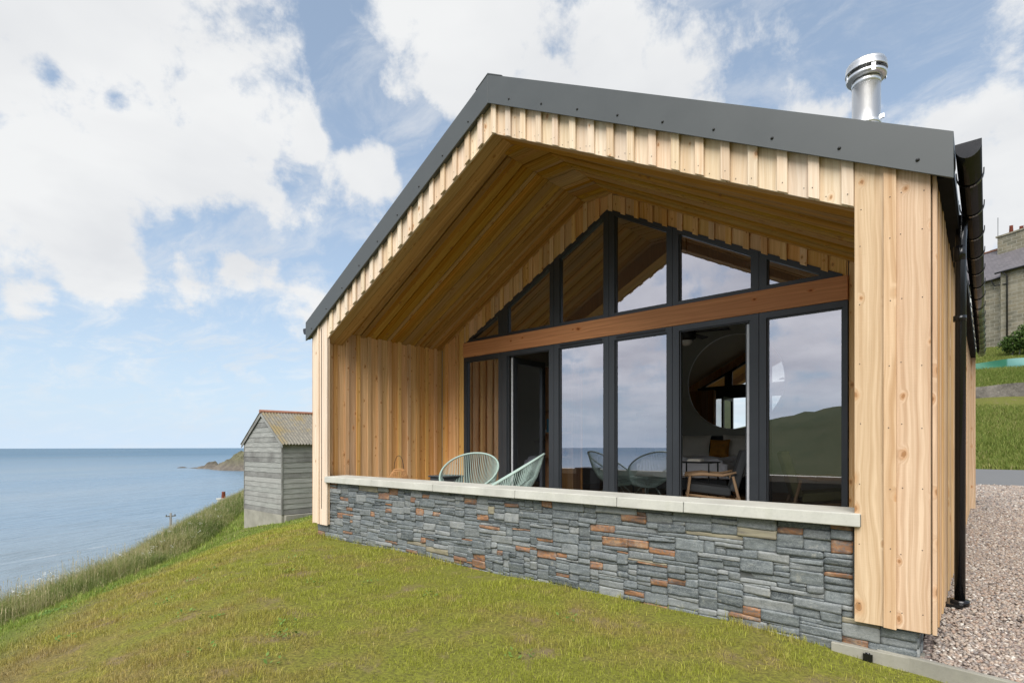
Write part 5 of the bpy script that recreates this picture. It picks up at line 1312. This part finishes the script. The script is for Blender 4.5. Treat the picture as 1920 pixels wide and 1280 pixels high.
def armchair(loc, ang, label, mt='charcoal', grp=None, cat='armchair'):
    a_ = thing('armchair', loc, label, cat, grp); ca, sa = math.cos(ang), math.sin(ang); L0 = Vector(loc)
    def T(p): return (L0.x+p[0]*ca-p[1]*sa, L0.y+p[0]*sa+p[1]*ca, L0.z+p[2])
    def xf(mb): mb.v = [T(v) for v in mb.v]; return mb
    mb = MB(); mb.poly([(.30, -.27, .34), (-.26, -.27, .28), (-.26, -.27, .39), (.30, -.27, .45)], (0, .54, 0), (1, 0, 0)); part(xf(mb), 'seat', mt, a_, .03, 3)
    mb = MB(); mb.poly([(-.24, -.27, .36), (-.40, -.27, .90), (-.49, -.27, .87), (-.34, -.27, .33)], (0, .54, 0), (0, 0, 1)); part(xf(mb), 'backrest', mt, a_, .03, 3)
    for s_ in (-1, 1):
        y = s_*.31
        mb = MB(); mb.tube([(.34, y, .0), (.28, y, .3), (.25, y, .55)], [.015, .02, .017], 8); part(xf(mb), 'leg', 'oak', a_)
        mb = MB(); mb.tube([(-.46, y, .0), (-.34, y, .3), (-.28, y, .55)], [.015, .02, .017], 8); part(xf(mb), 'leg', 'oak', a_)
        mb = MB(); mb.tube([(.32, y, .555), (.1, y, .575), (-.15, y, .56), (-.32, y, .60)], [.02, .025, .02, .015], 8); part(xf(mb), 'armrest', 'oak', a_)
        mb = MB(); mb.tube([(.30, y, .30), (-.36, y, .24)], .018, 8); part(xf(mb), 'side_rail', 'oak', a_)
    mb = MB(); mb.tube([(.29, -.31, .31), (.29, .31, .31)], .018, 8); mb.tube([(-.34, -.31, .25), (-.34, .31, .25)], .018, 8); part(xf(mb), 'cross_rail', 'oak', a_)
armchair((4.90, 3.12, 0), R(203), 'charcoal armchair with oak arms facing the side table')
armchair((6.30, 3.05, 0), R(20), 'oak framed olive chair in the corner behind the right hand pane', 'olive')
stb = thing('side_table', (4.60, 3.45, 0), 'thin black side table between the bed and the charcoal armchair', 'table')
mb = MB(); mb.box((4.33, 3.25, .70), (4.86, 3.65, .72)); part(mb, 'table_top', 'black_metal', stb, .004)
for x, y in ((4.36, 3.28), (4.83, 3.28), (4.36, 3.62), (4.83, 3.62)): mb = MB(); mb.box((x-.008, y-.008, 0), (x+.008, y+.008, .70)); part(mb, 'leg', 'black_metal', stb)
mb = MB(); mb.box((4.48, 3.36, .722), (4.68, 3.50, .742)); mb.box((4.49, 3.37, .7425), (4.67, 3.49, .757)); tag(part(mb, 'book', 'cream', None, .003), 'closed cream book lying on the black side table', 'book')
ct = thing('coffee_table', (3.95, 3.2, 0), 'low black coffee table in front of the bed foot', 'table')
mb = MB(); mb.box((3.55, 2.95, .42), (4.25, 3.45, .44)); part(mb, 'table_top', 'black_metal', ct, .004)
for x, y in ((3.58, 2.98), (4.22, 2.98), (3.58, 3.42), (4.22, 3.42)): mb = MB(); mb.box((x-.008, y-.008, 0), (x+.008, y+.008, .42)); part(mb, 'leg', 'black_metal', ct)
fan = thing('ceiling_fan', (4.30, 3.9, 2.62), 'black ceiling fan with a small white globe lamp', 'fan')
FXc, FYc = 4.26, 3.85
mb = MB(); mb.lathe([(0, .02), (.11, .02), (.14, -.05), (.14, -.14), (.10, -.17), (0, -.17)], (FXc, FYc, 2.74), 24); part(mb, 'motor_housing', 'black_metal', fan)
mb = MB(); mb.tube([(FXc, FYc, 2.75), (FXc, FYc, 4.2)], .014, 8); part(mb, 'rod', 'black_metal', fan)
mb = MB(); mb.lathe([(.09, 0), (.085, -.04), (.05, -.07), (0, -.08)], (FXc, FYc, 2.572), 20); part(mb, 'lamp_globe', 'white', fan)
for k in range(5):
    a = k*2*math.pi/5+.25; ca, sa = math.cos(a), math.sin(a); mb = MB()
    P = lambda r_, w_, z: (FXc+ca*r_-sa*w_, FYc+sa*r_+ca*w_, z)
    mb.poly([P(.12, -.03, 2.695), P(.62, -.065, 2.70), P(.64, .05, 2.685), P(.12, .03, 2.69)], (0, 0, .008), (ca, sa, 0)); part(mb, 'blade', 'black_metal', fan)
# shelves and small things on the left inner wall
shf = thing('wall_shelves', (1.3, 3.9, 0), 'pine wall shelves behind the narrow left hand pane', 'shelf')
mb = MB(); 
for k in range(7): mb.box((.85+k*.17, 4.30, .0), (1.015+k*.17, 4.32, 2.5), (0, 0, 1))
part(mb, 'back_boards', 'pine_shelf', shf)
for z in (.72, 1.18, 1.62): mb = MB(); mb.box((.86, 4.05, z), (2.0, 4.298, z+.025)); part(mb, 'shelf_board', 'pine_shelf', shf)
for x in (.84, 2.0): mb = MB(); mb.box((x-.02, 4.05, 0), (x, 4.32, 2.5)); part(mb, 'side_panel', 'pine_shelf', shf)
for (x0, x1, z0, h, mt, lab) in ((1.35, 1.72, 1.205, .26, 'book_blue', 'blue picture book standing upright on the middle shelf'), (1.15, 1.33, 1.205, .06, 'book_white', 'white books lying flat beside the blue picture book'), (1.4, 1.5, 1.645, .05, 'book_white', 'thin white book lying on the top shelf'), (1.55, 1.75, .745, .16, 'terracotta', 'terracotta bowl on the lowest shelf')):
    mb = MB()
    if mt == 'terracotta': mb.lathe([(0, z0), (.05, z0), (.10, z0+.12), (.09, z0+.12), (.04, z0+.02), (0, z0+.02)], ((x0+x1)/2, 4.17, 0), 18); tag(part(mb, 'bowl', mt, None), lab, 'bowl')
    else: mb.box((x0, 4.10, z0), (x1, 4.13 if h > .1 else 4.25, z0+h)); tag(part(mb, 'book', mt, None, .003), lab, 'book')
mb = MB()
def coatf(u_, v_):
    a = u_*2*math.pi; r_ = (.09+.12*v_)*(1+.15*math.sin(5*a+2)); return (1.75+r_*1.1*math.cos(a), 7.35+r_*.55*math.sin(a), 1.65-.95*v_)
mb.grid(coatf, 24, 10); co = part(mb, 'coat', 'charcoal', None); tag(co, 'dark coat hanging on the back wall behind the open left door', 'coat')
mb = MB(); mb.box((1.4, 7.55, 1.66), (2.1, 7.585, 1.74)); mb.tube([(1.75, 7.55, 1.70), (1.75, 7.40, 1.70), (1.75, 7.36, 1.76)], .01, 6); tag(part(mb, 'coat_rail', 'oak', None), 'narrow wooden coat rail on the back wall', 'rail')
